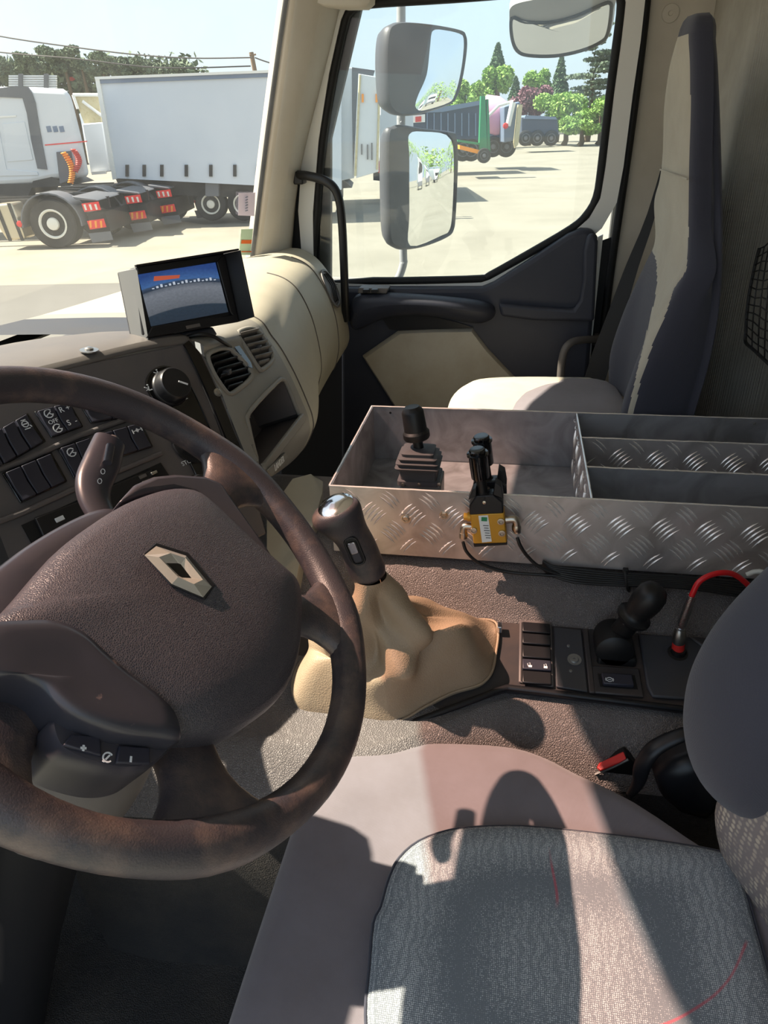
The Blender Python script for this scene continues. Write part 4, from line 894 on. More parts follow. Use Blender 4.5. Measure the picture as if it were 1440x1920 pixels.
# ------------------------------------------------------------------ parking brake lever
pb = thing('parking_brake_lever', 'black knobbed hand brake lever rising from the centre console', 'brake lever', CP(1148, 1225))
bA = CP(1150, 1236, .0)
prof = []
def pbx(px, py, X=None, y=.085): return onY(px, py, y)
lathe('brake_drum', onY(1150, 1205, .085)+V(0, -.028, -.0), (0, 1, 0), [(.024, 0), (.029, .004), (.030, .012), (.030, .046), (.028, .054), (.02, .056)], 'rubber_black', pb, seg=28)
box('brake_housing', onY(1153, 1222, .085)+V(0, 0, -.008), (.030, .028, .018), 'rubber_black', pb, bevel=.005)
ax0, ax1 = onY(1160, 1190, .085), onY(1225, 1112, .070)
L_ = np.linalg.norm(ax1-ax0); d_ = nrm(ax1-ax0)
lathe('brake_grip', ax0, d_, [(.015, 0), (.017, .006), (.0165, L_*.30), (.018, L_*.34), (.026, L_*.42), (.0268, L_*.47), (.021, L_*.50), (.0185, L_*.55), (.0215, L_*.66), (.0235, L_*.82), (.0225, L_*.98), (.018, L_*1.07), (.010, L_*1.12), (0, L_*1.13)], 'rubber_black', pb, seg=28, smooth=60)
lathe('grip_pin', onY(1172, 1168, .066), (0, -1, 0), [(.0035, -.004), (.0035, .002), (0, .003)], 'plastic_grey', pb, seg=10)
# ------------------------------------------------------------------ red cable with spring sleeve
rc = thing('red_lead', 'red coiled-sleeve lead plugged into the rear of the centre console', 'cable', CP(1269, 1228))
b0 = CP(1270, 1226, .004); y0 = b0[1]
s1 = onY(1276, 1175, y0-.0); s2 = onY(1298, 1115, y0-.004)
lathe('socket', b0, CNn, [(.016, 0), (.0155, .003), (.011, .004), (.010, .012), (0, .012)], 'rubber_black', rc, seg=20)
d1 = nrm(s1-b0)
lathe('plug_collar', b0+d1*.010, d1, [(.0095, 0), (.0095, .012), (.008, .013)], 'red_plastic', rc, seg=18)
lathe('plug_body', b0+d1*.022, d1, [(.009, 0), (.0102, .003), (.0102, .014), (.0078, .026), (.005, .030)], 'steel', rc, seg=18)
e1 = b0+d1*.050; e2 = s2
coil = []
for k in range(24*18):
    t = k/(24*18); c = e1+(e2-e1)*t; ax = nrm(e2-e1); a_, b_2, _ = frame(ax); r = .0068-.0012*t; th = 2*math.pi*k/18; coil.append(c+r*(math.cos(th)*a_+math.sin(th)*b_2))
tube('spring_sleeve', coil, .0010, 'spring_steel', rc, seg=5)
tube('red_hose', [e1, (e1+e2)/2, e2, onY(1312, 1090, y0+.0), onY(1340, 1076, y0+.005), onY(1370, 1075, y0+.012), onY(1395, 1090, y0+.02), onY(1418, 1115, y0+.03), onY(1440, 1150, y0+.03)], .0042, 'red_hose', rc, smoothn=8, seg=12)
wh = tube('white_hose', [V(.34, YFt-.02, .60), V(.40, YFt-.03, .60), onY(1400, 1078, YFt-.03), onY(1440, 1076, YFt-.035), V((.49), YFt-.06, .59)][2:], .004, 'white_hose', smoothn=4, seg=10)
tag(wh, 'white hose lying behind the red lead below the metal tray', 'hose')
# ------------------------------------------------------------------ checker plate tray
tray = thing('storage_tray', 'open aluminium checker-plate tray box between the seats', 'tray', ((XL+XR)/2, (YFt+YBt)/2, ZTB))
TK = .0032; zc = (ZT+ZTB)/2
front = box('front_plate', ((XL+XR)/2, YFt, zc), ((XR-XL)/2, TK/2, TH/2), 'aluminium', tray)
box('back_plate', ((XL+XR)/2, YBt, zc), ((XR-XL)/2, TK/2, TH/2), 'aluminium_dull', tray)
box('end_plate', (XL+TK/2, (YFt+YBt)/2, zc), (TK/2, (YBt-YFt)/2, TH/2-.0002), 'aluminium_dull', tray)
box('end_plate', (XR-TK/2, (YFt+YBt)/2, zc), (TK/2, (YBt-YFt)/2, TH/2-.0002), 'aluminium_dull', tray)
ZFL = onY(707, 867, YBt-.003)[2]; ZFL = max(ZFL, ZTB+.006)
box('tray_floor', ((XL+XR)/2, (YFt+YBt)/2, ZFL-.0015), ((XR-XL)/2-TK, (YBt-YFt)/2-TK, .0015), 'aluminium_dull', tray)
XD = onZ(1095, 850, ZT)[0]
dv = box('divider', (XD, (YFt+YBt)/2, (ZT+ZFL)/2-.0006), (TK/2, (YBt-YFt)/2-TK, (ZT-ZFL)/2-.001), 'aluminium_dull', tray)
YA = onZ(1103, 820, ZT)[1]; YB_ = onZ(1108, 875, ZT)[1]
pa = box('cross_plate', ((XD+XR)/2, YA, (ZT+ZFL)/2-.001), ((XR-XD)/2-TK, TK/2, (ZT-ZFL)/2-.001), 'aluminium', tray)
box('cross_plate', ((XD+XR)/2, YB_, (ZT+ZFL)/2-.001), ((XR-XD)/2-TK, TK/2, (ZT-ZFL)/2-.001), 'aluminium_dull', tray)
# raised lens-shaped tread bars, five per cell, cells alternate direction
def tread(ob, origin, ux, uz, nn, W, H, bars=5, name='tread_bars', pitch=.066):
    mb = MB(); k = 0
    nx, nz = int(W/pitch*1.0)+3, int(H/pitch)+3
    for i in range(-1, nx*2):
        for j in range(-1, nz*2):
            if (i+j) % 2: continue
            cx, cz0 = i*pitch*.5+.006, j*pitch*.5+.012
            an = math.radians(48 if i % 2 == 0 else -42)
            ca, sa = math.cos(an), math.sin(an)
            for b in range(bars):
                o = (b-(bars-1)/2)*.0074
                mx_, mz_ = cx-sa*o*1.0, cz0+ca*o
                if i % 2 == 0: mx_, mz_ = cx+sa*o, cz0-ca*o
                hl_ = .0175; hw = .0017
                bend = .0018
                pts = [(-hl_, 0), (-hl_*.5, hw+bend*.6), (0, hw+bend), (hl_*.5, hw+bend*.6), (hl_, 0), (hl_*.5, -hw+bend*.6), (0, -hw+bend), (-hl_*.5, -hw+bend*.6)]
                P = []
                ok = True
                for (p, q) in pts:
                    x, z = mx_+ca*p-sa*q, mz_+sa*p+ca*q
                    if not (0.001 < x < W-.001 and .0015 < z < H-.0015): ok = False
                    P.append(origin+ux*x+uz*z+nn*.0002)
                if not ok: continue
                c1 = origin+ux*(mx_+ca*-hl_*.4-sa*bend)+uz*(mz_-sa*hl_*.4+ca*bend)+nn*.0017; c2 = origin+ux*(mx_+ca*hl_*.4-sa*bend)+uz*(mz_+sa*hl_*.4+ca*bend)+nn*.0017
                mb.add(P+[c1, c2], [(0, 1, 8), (1, 2, 9, 8), (2, 3, 9), (3, 4, 9), (4, 5, 9), (5, 6, 9), (6, 7, 8, 9), (7, 0, 8)])
    return mb.build(name, 'aluminium_bar', ob, kind='stuff', smooth=35)
tread(tray, V(XL, YFt-TK/2, ZTB), V(1, 0, 0), V(0, 0, 1), V(0, -1, 0), XR-XL, TH)
tread(tray, V(XD+TK, YA-TK/2, ZFL), V(1, 0, 0), V(0, 0, 1), V(0, -1, 0), XR-XD-.01, ZT-ZFL)
tread(tray, V(XD-TK/2, YFt+.006, ZFL), V(0, 1, 0), V(0, 0, 1), V(-1, 0, 0), YBt-YFt-.01, ZT-ZFL)
# bright cut edges and weld beads
mb = MB(); rnd = random.Random(3)
for (p, q) in ((V(XL, YFt, ZT), V(XR, YFt, ZT)), (V(XL, YBt, ZT), V(XR, YBt, ZT)), (V(XL, YFt, ZT), V(XL, YBt, ZT)), (V(XD, YFt, ZT-.001), V(XD, YBt, ZT-.001)), (V(XD, YA, ZT-.001), V(XR, YA, ZT-.001)), (V(XD, YB_, ZT-.001), V(XR, YB_, ZT-.001))):
    n_ = 40; v, f = tubev([p+(q-p)*t/n_+V(0, 0, rnd.uniform(-.0003, .0004)) for t in range(n_+1)], .0019, 6); mb.add(v, f)
mb.build('cut_edge', 'aluminium_bar', tray, smooth=60)
mb = MB()
for yy in (YFt+.02, YFt+.07, YA, YB_, YBt-.012, YBt-.05, YBt-.1):
    v, f = tubev([V(XD-TK, yy-.006, ZT-.012-.3*abs(yy-YBt)*.1), V(XD-TK-.001, yy, ZT-.014), V(XD-TK, yy+.006, ZT-.013)], .0022, 6); mb.add(v, f)
mb.build('weld_bead', 'aluminium_bar', tray, smooth=60)
for x, y in ((732, 774),): lathe('rivet_hole', onY(x, y, YBt-TK/2), (0, -1, 0), [(.0025, 0), (.0025, .0004), (0, .0004)], 'seal_black', tray, seg=10)
lathe('rivet', onY(1415, 795, YBt-TK/2), (0, -1, 0), [(.003, 0), (.0025, .0012), (0, .0016)], 'steel', tray, seg=10)
for x, y in ((761, 972), (833, 965)):
    p = onY(x, y, YFt-TK/2); b_ = lathe('bolt', p, (0, -1, 0), [(.0085, 0), (.0085, .0012), (.0062, .0013), (.0062, .004), (.005, .005), (.0035, .005), (.003, .0035), (0, .0035)], 'nickel', tray, seg=6 if x > 800 else 16)
# ------------------------------------------------------------------ joystick in the tray
jb = V(onY(788, 905, YFt+.055)[0], YFt+.055, 0)
js = thing('joystick', 'black knobbed joystick on square rubber bellows in the tray', 'joystick', (jb[0], jb[1], ZFL))
jx, jy = jb[0], jb[1]
def jz(py): return onY(788, py, jy)[2]
box('joystick_base', (jx+.004, jy, (ZFL+jz(893))/2), (.034, .030, (jz(893)-ZFL)/2), 'zinc_grey', js, bevel=.003)
def sq(cx, cy, z, h, r=.006): return rrect((cx, cy, z), (1, 0, 0), (0, 1, 0), h, h*.9, min(r, h*.45), 3)
zb, zt = jz(897), jz(838)
S = []; n_ = 4
zz = zb
S += [sq(jx, jy, zb, .035), sq(jx, jy, zb+(zt-zb)*.13, .035), sq(jx, jy, zb+(zt-zb)*.15, .030), sq(jx-.001, jy, zb+(zt-zb)*.42, .031)]
for i, (a, h) in enumerate(((.48, .0355), (.53, .037), (.57, .031), (.62, .034), (.67, .0355), (.71, .029), (.76, .031), (.80, .0325), (.84, .026), (.89, .0265), (.93, .027), (.97, .022), (1.0, .012))): S.append(sq(jx-.002-.0, jy, zb+(zt-zb)*a, h))
loft('bellows', S, 'bellows', js, smooth=50)
for x in (756, 786, 823): lathe('base_screw', onY(x, 908, jy-.031), (0, -1, 0), [(.0032, 0), (.003, .002), (0, .0025)], 'nickel', js, seg=10)
jt = onY(772, 762, jy); jm = V(jx-.002, jy, zt-.004); jd = nrm(jt-jm); Lj = np.linalg.norm(jt-jm)
lathe('joystick_shaft', jm, jd, [(.0085, 0), (.0085, Lj*.25), (.010, Lj*.26)], 'rubber_black', js, seg=16)
lathe('joystick_knob', jm+jd*Lj*.22, jd, [(.010, 0), (.0205, .003), (.022, .006), (.022, .014), (.0205, .016), (.0188, .018), (.0180, Lj*.66), (.0165, Lj*.70), (.0120, Lj*.77), (.0115, Lj*.775), (.009, Lj*.772), (0, Lj*.772)], 'rubber_black', js, seg=12 if False else 28, smooth=30)
# ------------------------------------------------------------------ two hydraulic lever valves on the tray edge
def valve(name, lab, dx, dy, dz, front_face):
    t = thing(name, lab, 'valve', (onY(915, 1020, YFt-.012)[0]+dx, YFt-.012+dy, onY(915, 1020, YFt-.012)[2]+dz))
    Y0 = YFt-.03+dy; off = V(dx, 0, dz)
    P = lambda a, b, y=Y0: onY(a, b, YFt-.03)+V(0, y-(YFt-.03), 0)+off
    if front_face:
        body = plate('valve_body', [P(881, 965), P(945, 962), P(951, 1020), P(888, 1022)], (0, .026, 0), 'brass_yellow', t, bevel=.002)
        plate('bottom_cap', [P(887, 1018), P(951, 1016), P(951, 1022), P(889, 1026)], (0, .026, 0), 'rubber_black', t, bevel=.001)
        plate('label_plate', [P(897, 967), P(915, 966), P(922, 1015), P(904, 1017)], (0, -.0006, 0), 'paper_white', body)
        box('label_mark', P(908, 973, Y0-.001), (.0045, .0003, .0035), 'green_paint', body)
        mb = MB()
        for k in range(6): mb.box(P(911+k*.9, 985+k*4.6, Y0-.0011), (.0045-.0008*(k % 2), .0002, .0005))
        mb.build('label_print', 'plastic_dark', body)
        for c in ((888, 994), (939, 977), (941, 999)): lathe('hex_screw', P(*c), (0, -1, 0), [(.0055, 0), (.0055, .003), (.0035, .0032), (.003, .0015), (0, .0015)], 'nickel', t, seg=14)
        # elbow fittings
        e = P(866, 990); tube('elbow_fitting', [P(884, 993, Y0+.01), P(872, 992, Y0+.01), P(868, 996, Y0+.01), P(868, 1012, Y0+.01)], [.0055, .0055, .006, .0062], 'nickel', t, smoothn=3, seg=14)
        lathe('fitting_nut', P(868, 1004, Y0+.01), (0, 0, -1), [(.0068, 0), (.0072, .004), (.0068, .010), (.005, .011)], 'nickel', t, seg=10)
        lathe('brass_port', P(884, 976, Y0+.012), (-1, 0, 0), [(.0075, 0), (.0075, .007), (.006, .0075), (.006, .013), (0, .0135)], 'brass_yellow', t, seg=12)
        tube('elbow_fitting', [P(948, 980, Y0+.01), P(962, 979, Y0+.01), P(968, 984, Y0+.01), P(970, 1004, Y0+.01)], [.0065, .0065, .0065, .0062], 'nickel', t, smoothn=3, seg=14)
        lathe('fitting_nut', P(969, 990, Y0+.01), (0, 0, -1), [(.007, 0), (.0078, .004), (.0072, .010), (.0055, .012)], 'nickel', t, seg=10)
    plate('lever_bracket', [P(880, 966), P(880, 948), P(893, 930), P(925, 928), P(943, 942), P(944, 963)], (0, .024, 0), 'plastic_black', t, bevel=.002)
    lathe('bracket_screw', P(908, 942), (0, -1, 0), [(.003, 0), (.0028, .001), (0, .0016)], 'nickel', t, seg=10)
    plate('bracket_wing', [P(878, 938), P(886, 918), P(893, 915), P(893, 930)], (0, .02, 0), 'plastic_black', t, bevel=.001)
    plate('bracket_wing', [P(925, 928), P(928, 905), P(940, 912), P(944, 935)], (0, .02, 0), 'plastic_black', t, bevel=.001)
    a0, a1 = P(905, 935, Y0+.012), P(893, 838, Y0+.004); dd_ = nrm(a1-a0); LL = np.linalg.norm(a1-a0)
    lathe('lever_shaft', a0, dd_, [(.013, 0), (.0125, .004), (.0085, .007), (.0078, LL*.40), (.0095, LL*.41)], 'rubber_black', t, seg=20)
    lathe('lever_knob', a0+dd_*LL*.36, dd_, [(.009, 0), (.0142, .002), (.0145, .005), (.0145, LL*.46), (.0165, LL*.47), (.0165, LL*.50), (.0125, LL*.505), (.0125, LL*.56), (.011, LL*.58), (0, LL*.582)], 'gloss_black', t, seg=28, smooth=30)
    return t
M('paper_white', (225, 228, 226), .7)
valve('lever_valve', 'nearer lever valve with gold body and label on the tray front', 0, 0, 0, True)
valve('lever_valve.001', 'second lever valve just behind the gold labelled valve', .004, .042, .004, False)
# ------------------------------------------------------------------ black air lines
def hose(nm, pts, r, lab, grp=None):
    o = tube(nm, pts, r, 'rubber_black', smoothn=8, seg=8); tag(o, lab, 'hose', grp); return o
yf = YFt-.012
hose('air_line', [onY(868, 1016, YFt-.02), onY(876, 1036, YFt-.022), onY(900, 1056, YFt-.02), onY(950, 1072, YFt-.018), onY(1020, 1078, YFt-.02), onY(1090, 1082, YFt-.02), onY(1200, 1094, YFt-.02), onY(1320, 1100, YFt-.02), V((.48), YFt-.02, .578)], .0028, 'black hose from the left fitting of the gold valve')
hose('air_line', [onY(970, 1008, YFt-.02), onY(976, 1024, YFt-.022), onY(990, 1044, YFt-.021), onY(1014, 1064, YFt-.021), onY(1060, 1080, YFt-.02), onY(1130, 1090, YFt-.024), onY(1300, 1102, YFt-.026), V((.48), YFt-.028, .572)], .0030, 'black hose from the right fitting of the gold valve')
for k in range(7):
    y0_ = 1052+k*2.4; e = 1086+k*4
    o = hose('air_line', [onY(1018-k*0, y0_, YFt-.006), onY(1035, y0_+9+k*.6, YFt-.012-.001*k), onY(1075, 1066+k*4.2, YFt-.012-.003*k), onY(1130, 1072+k*4.0, YFt-.012-.003*k), onY(1175, 1076+k*3.6, YFt-.012-.003*k), onY(1300, 1083+k*3.6, YFt-.012-.003*k), V((.48), YFt-.012-.003*k, .60-.004*k)], .0024, ['topmost','second','third','fourth','fifth','sixth','lowest'][k]+' of the bundled black air lines along the tray foot', 'air lines bundled under the tray front')
ct = thing('cable_tie', 'black cable tie around the bundled air lines', 'cable tie', onY(1176, 1100, YFt-.03))
tube('tie_strap', [onY(1174, 1070, YFt-.006), onY(1172, 1072, YFt-.03), onY(1176, 1102, YFt-.036), onY(1180, 1108, YFt-.02), onY(1178, 1090, YFt-.002)], .0022, 'seal_black', ct, smoothn=4, closed=True, seg=6)
box('tie_head', onY(1173, 1070, YFt-.026), (.004, .004, .004), 'seal_black', ct, bevel=.001)
# ------------------------------------------------------------------ gear lever and gaiter
gl = thing('gear_lever', 'gear lever with worn knob and tan leather gaiter', 'gear lever', CP(740, 1270))
kt = onZ(637, 944, .815); kb = onZ(694, 1082, .695); gd = nrm(kt-kb); 
side = nrm(right-gd*(right@gd)); fr_ = nrm(np.cross(gd, side)); fr_ = fr_ if fr_@(CAM-kt) > 0 else -fr_
LG = np.linalg.norm(kt-kb)
S = []
for t, wx, wy, ox in ((0, .024, .023, 0), (.05, .0258, .025, 0), (.25, .0262, .025, 0), (.45, .0250, .024, .001), (.58, .0245, .0235, -.001), (.68, .0275, .025, -.005), (.78, .0330, .028, -.009), (.87, .0355, .030, -.010), (.94, .0345, .029, -.0085), (.985, .0290, .025, -.006), (1.0, .022, .019, -.004)):
    c = kb+gd*LG*t+side*ox
    S.append([c+side*(wx*math.cos(a))+fr_*(wy*math.sin(a)) for a in [2*math.pi*k/24 for k in range(24)]])
grip = loft('knob_grip', S, 'leather_rim', gl, sub=1, smooth=80)
lathe('knob_cap', kb+gd*LG*.985-side*.006, gd+fr_*.12, [(.025, 0), (.0245, .002), (.021, .0045), (.012, .007), (0, .0078)], 'chrome', gl, seg=28)
rc0 = kb+gd*LG*.50+fr_*.0240
R4 = rrect(rc0, side, gd, .0085, .022, .008)
v, f = tubev(R4, .0018, 8, True); mesh('rocker_rim', v, f, 'plastic_black', grip, smooth=60)
dome('rocker_well', R4, fr_, [(1, -.0005), (.9, .0005), (.5, .0005)], 'seal_black', grip)
plate('rocker_button', rrect(rc0+gd*.007+fr_*.001, side, gd, .0055, .009, .003), fr_*.003, 'chrome', grip, bevel=.001)
plate('rocker_button', rrect(rc0-gd*.009+fr_*.001, side, gd, .0055, .008, .003), fr_*.0015, 'switch_blue', grip, bevel=.001)
# gaiter: draped cloth - rings from the collar to the base outline with folds
base_px = [(556, 1270), (552, 1310), (566, 1336), (620, 1345), (680, 1352), (742, 1356), (800, 1325), (850, 1300), (900, 1285), (922, 1262), (930, 1225), (934, 1188), (925, 1166), (880, 1164), (810, 1170), (700, 1170), (620, 1200), (575, 1235)]
bp = [CP(a, b, .004) for a, b in base_px]; bp = cr(bp, 5, True); nb = len(bp)
top_c = kb+gd*.004
cb0 = sum(bp)/nb
def ringpt(u, t):
    """u: 0..1 round, t: 0 top..1 base"""
    P = bp[int(u*nb) % nb]; an = math.atan2((P-cb0)[1], (P-cb0)[0])
    return P, an
rings_t = [0, .05, .12, .2, .3, .4, .5, .58, .66, .74, .81, .87, .92, .96, .985, 1.0]
G = []
apex = top_c; lean = kb+(-gd)*.10
for t in rings_t:
    row = []
    for i in range(nb):
        P, an = ringpt(i/nb, t)
        top = apex+.0265*(math.cos(an)*V(1, 0, 0)+math.sin(an)*V(0, 1, 0)-gd*(gd@(math.cos(an)*V(1, 0, 0)+math.sin(an)*V(0, 1, 0))))
        s = t**1.15
        # plan radius grows fast at the foot; neck slumps
        plan = (1-s)**1.0
        rr_ = .5*(t+t**3.0)
        cneck = apex*(1-t)+(cb0+V(-.01, 0, 0))*t
        xy = cneck+ (top-apex)*(1-t)*(1+1.1*t) + (P-cb0)*(t**2.2*.92+.08*t)
        z = apex[2]*(1-t)+P[2]*t
        hump = .085*math.exp(-((t-.83)/.14)**2)*(1 if math.cos(an) > -.2 else .75)   # slack folds near the base
        hump *= (.75+.45*math.cos(3.0*an+.6)+.25*math.sin(5*an+2))
        zz = z*(1)+hump*.62
        out_ = nrm(V(math.cos(an), math.sin(an), 0))
        fold = .024*math.sin(3*an+6.5*t+.4)*math.sin(math.pi*min(1, t*1.08))+.011*math.sin(6*an-7*t)*math.sin(math.pi*t)**2
        bulge = .020*math.sin(math.pi*t)**2
        p = V(xy[0], xy[1], zz)+out_*(fold+bulge*(.5 if math.sin(an) > .5 else 1))
        if t >= .999: p = V(*P)
        p[2] = max(p[2], P[2]+.0)
        row.append(p)
    G.append(row)
G.append([p-CNn*.004 for p in bp])
loft('gaiter', G, 'boot_leather', gl, sub=1, smooth=80, caps=False)
# rear tip of the gaiter with its clip
tube('gaiter_hem', [p+V(0, 0, .002) for p in bp], .0022, 'boot_leather', gl, closed=True, seg=8)
box('gaiter_clip', CP(937, 1176, .012), (.004, .008, .006), 'chrome', gl, bevel=.001)
tube('stitching', [CP(a, b, h) for a, b, h in ((566, 1316, .014), (590, 1308, .018), (616, 1300, .022), (636, 1297, .026))], .0009, 'bark', gl, smoothn=3, seg=5)
# ================================================================== DRIVER SEAT
ds = thing('driver_seat', 'driver seat with taupe borders and patterned grey centre', 'seat', (.05, -.42, .1))
SY = -.40
half = [(-.150, -.118), (-.10, -.098), (-.03, -.088), (.035, -.086), (.08, -.098), (.125, -.122), (.20, -.160), (.285, -.225), (.35, -.26), (.375, -.33)]
half = [(-.252, -.30), (-.250, -.22), (-.236, -.158), (-.205, -.130)]+half
outl = [V(x, y, .385) for x, y in half]+[V(x, 2*SY-y, .385) for x, y in reversed(half)]
outl = cr(outl, 3, True)
dome('cushion_border', outl, (0, 0, 1), [(.98, -.12), (1.0, -.04), (1.005, .0), (1.0, .035), (.985, .058), (.955, .073), (.90, .079), (.75, .070), (.5, .06)], 'seat_border', ds, smooth=80)
def SP(a, b): return onZ(a, b, .4635)
cp_px = [(714, 1700), (728, 1650), (748, 1610), (785, 1578), (840, 1558), (900, 1551), (980, 1550), (1100, 1561), (1230, 1577), (1345, 1596), (1372, 1612)]
ch = [SP(a, b) for a, b in cp_px]
ch = [V(-.117, -.385, .4635)]+ch
mid_ = [V(p[0], 2*SY-p[1], p[2]) for p in reversed(ch[1:])]
xr_ = ch[-1][0]+.006; cpo = cr(ch+[V(xr_, y_, .4635) for y_ in (-.27, -.34, -.40, -.46, -.53)]+mid_, 3, True)
dome('cushion_centre', [p+V(0, 0, -.006) for p in cpo], (0, 0, 1), [(1.0, -.02), (1.0, .004), (.985, .010), (.95, .013), (.8, .0135), (.5, .0125), (.25, .012), (.1, .012), (.03, .012)], 'seat_pattern', ds, smooth=80)
tube('seam_piping', [p+V(0, 0, .0) for p in cpo], .0022, 'seat_dark', ds, closed=True, seg=6)
dome('seat_pan', [p*V(1, 1, 0)+V(0, 0, .22) for p in outl], (0, 0, 1), [(.93, -.18), (.95, .08), (.9, .085)], 'plastic_black', ds, smooth=50)
# backrest
lev = [(.40, .30, .345, .19), (.47, .275, .322, .19), (.52, .256, .315, .19), (.58, .258, .315, .185), (.66, .275, .315, .18), (.74, .285, .315, .18), (.84, .29, .315, .18), (.95, .30, .315, .18), (1.08, .30, .315, .17), (1.2, .30, .315, .15), (1.32, .31, .32, .13), (1.40, .33, .33, .11)]
S = []
for z, xb, xc, hw in lev:
    S.append([V(.50, SY+hw-.02, z), V(xb+.07, SY+hw+.012, z), V(xb+.022, SY+hw+.008, z), V(xb, SY+hw-.022, z), V((xb+xc)/2-.005, SY+hw-.07, z), V(xc, SY+hw*.35, z), V(xc, SY-hw*.35, z), V((xb+xc)/2-.005, SY-hw+.07, z), V(xb, SY-hw+.022, z), V(xb+.03, SY-hw-.01, z), V(.50, SY-hw+.02, z)])
loft('backrest', S, 'back_pattern', ds, sub=2, smooth=80)
# dark bolster cover, pointed at the bottom
S = []
for y_, xl, d in ((1508, 1397, .004), (1490, 1350, .02), (1450, 1296, .03), (1400, 1278, .035), (1350, 1272, .037), (1290, 1281, .038), (1240, 1300, .038), (1180, 1338, .038), (1130, 1383, .038), (1075, 1440, .038), (1020, 1500, .036), (960, 1570, .03)):
    pl = onY(xl, y_, SY+.205)
    wl_ = [.004, .02, .045, .06, .066, .07, .07, .07, .07, .07, .07, .07][len(S)]
    S.append([pl+V(0, 0, 0), pl+V(.012, d*.9, 0), pl+V(.05, d*1.15, 0), pl+V(.11, d*.8, 0), pl+V(.11, -.03-wl_, 0), pl+V(.05, -wl_*1.7, 0), pl+V(.012, -wl_*.9, 0)])
loft('side_bolster', S, 'seat_dark', ds, sub=2, smooth=80)
# buckle and stalk
bk = thing('belt_buckle', 'black belt buckle with red release button beside the driver seat', 'buckle', onY(1150, 1480, -.05))
def bq(a, b, y=-.075): return onY(a, b, y)
plate('buckle_body', [bq(1116, 1446), bq(1174, 1418), bq(1196, 1440), bq(1186, 1490), bq(1150, 1492), bq(1122, 1468)], (0, .022, 0), 'rubber_black', bk, bevel=.004)
plate('release_button', [bq(1120, 1440, -.078), bq(1122, 1432, -.066), bq(1168, 1410, -.066), bq(1174, 1424, -.078), bq(1160, 1432, -.08), bq(1124, 1448, -.08)], (0, -.002, .004), 'red_plastic', bk, bevel=.002)
tube('buckle_edge', [bq(1116, 1452, -.079), bq(1150, 1438, -.079), bq(1178, 1424, -.079)], .002, 'zinc_grey', bk, seg=6)
lv_ = thing('recliner_lever', 'curved black recliner lever between driver seat back and tunnel', 'lever', onY(1190, 1490, -.10))
tube('lever_arm', [onY(a, b, y) for a, b, y in ((1180, 1492, -.125), (1196, 1468, -.12), (1205, 1435, -.115), (1222, 1408, -.11), (1250, 1390, -.105), (1290, 1375, -.10), (1330, 1372, -.09))], [.006, .009, .012, .013, .012, .011, .01], 'plastic_black', lv_, smoothn=5, ref=(0, 0, 1), flat=.6, seg=14)
dome('hinge_cover', [onY(a, b, -.10) for a, b in ((1222, 1440), (1260, 1415), (1310, 1400), (1345, 1440), (1350, 1500), (1320, 1525), (1270, 1510), (1235, 1480))], (0, -1, .2), [(1, -.05), (1, 0), (.9, .018), (.6, .026)], 'tunnel_trim', lv_, smooth=60).data.materials[0] = MATS['plastic_black']
# bottle on the floor beside the column
M('bottle_plastic', (150, 155, 165), .12, metal=.35, spec=.8)
bo = thing('water_bottle', 'crumpled clear plastic bottle lying behind the steering column', 'bottle', V(-.62, -.36, .24))
bc = onY(58, 1745, -.35)
lathe('bottle_body', bc+V(-.05, -.03, 0), nrm(V(1, .25, -.1)), [(.0, 0), (.032, .002), (.034, .012), (.031, .022), (.035, .034), (.032, .045), (.034, .058), (.028, .066), (.012, .072), (0, .073)], 'bottle_plastic', bo, seg=14, smooth=20)


# moulded ribs and raised hump of the floor mat
mat = thing('floor_mat', 'ribbed black rubber floor mat under the steering wheel', 'mat', (-.4, -.5, .0))
g = []
for x in np.linspace(-.9, .0, 40):
    row = []
    for y in np.linspace(-1.0, -.13, 34):
        z = .012
        z += .11*max(0, min(1, (-.52-x)/.25))**1.3                          # toe board
        z += .10*math.exp(-((y+.13)/.06)**2)
        row.append(V(x, y, z))
    g.append(row)
loft('mat_sheet', g, 'floor_rubber', mat, close=False, smooth=60)
for k, (a, b, c, d) in enumerate(((75, 1650, 110, 1740), (110, 1640, 140, 1720), (130, 1620, 160, 1700), (60, 1720, 100, 1800), (160, 1605, 185, 1660))):
    p, q = onZ(a, b, .075), onZ(c, d, .045); mid3 = (p+q)/2+V(.01, 0, .02); tube('mat_rib', [p-V(0, 0, .012), mid3, q-V(0, 0, .012)], [.006, .016, .006], 'floor_rubber', mat, smoothn=5, seg=10)
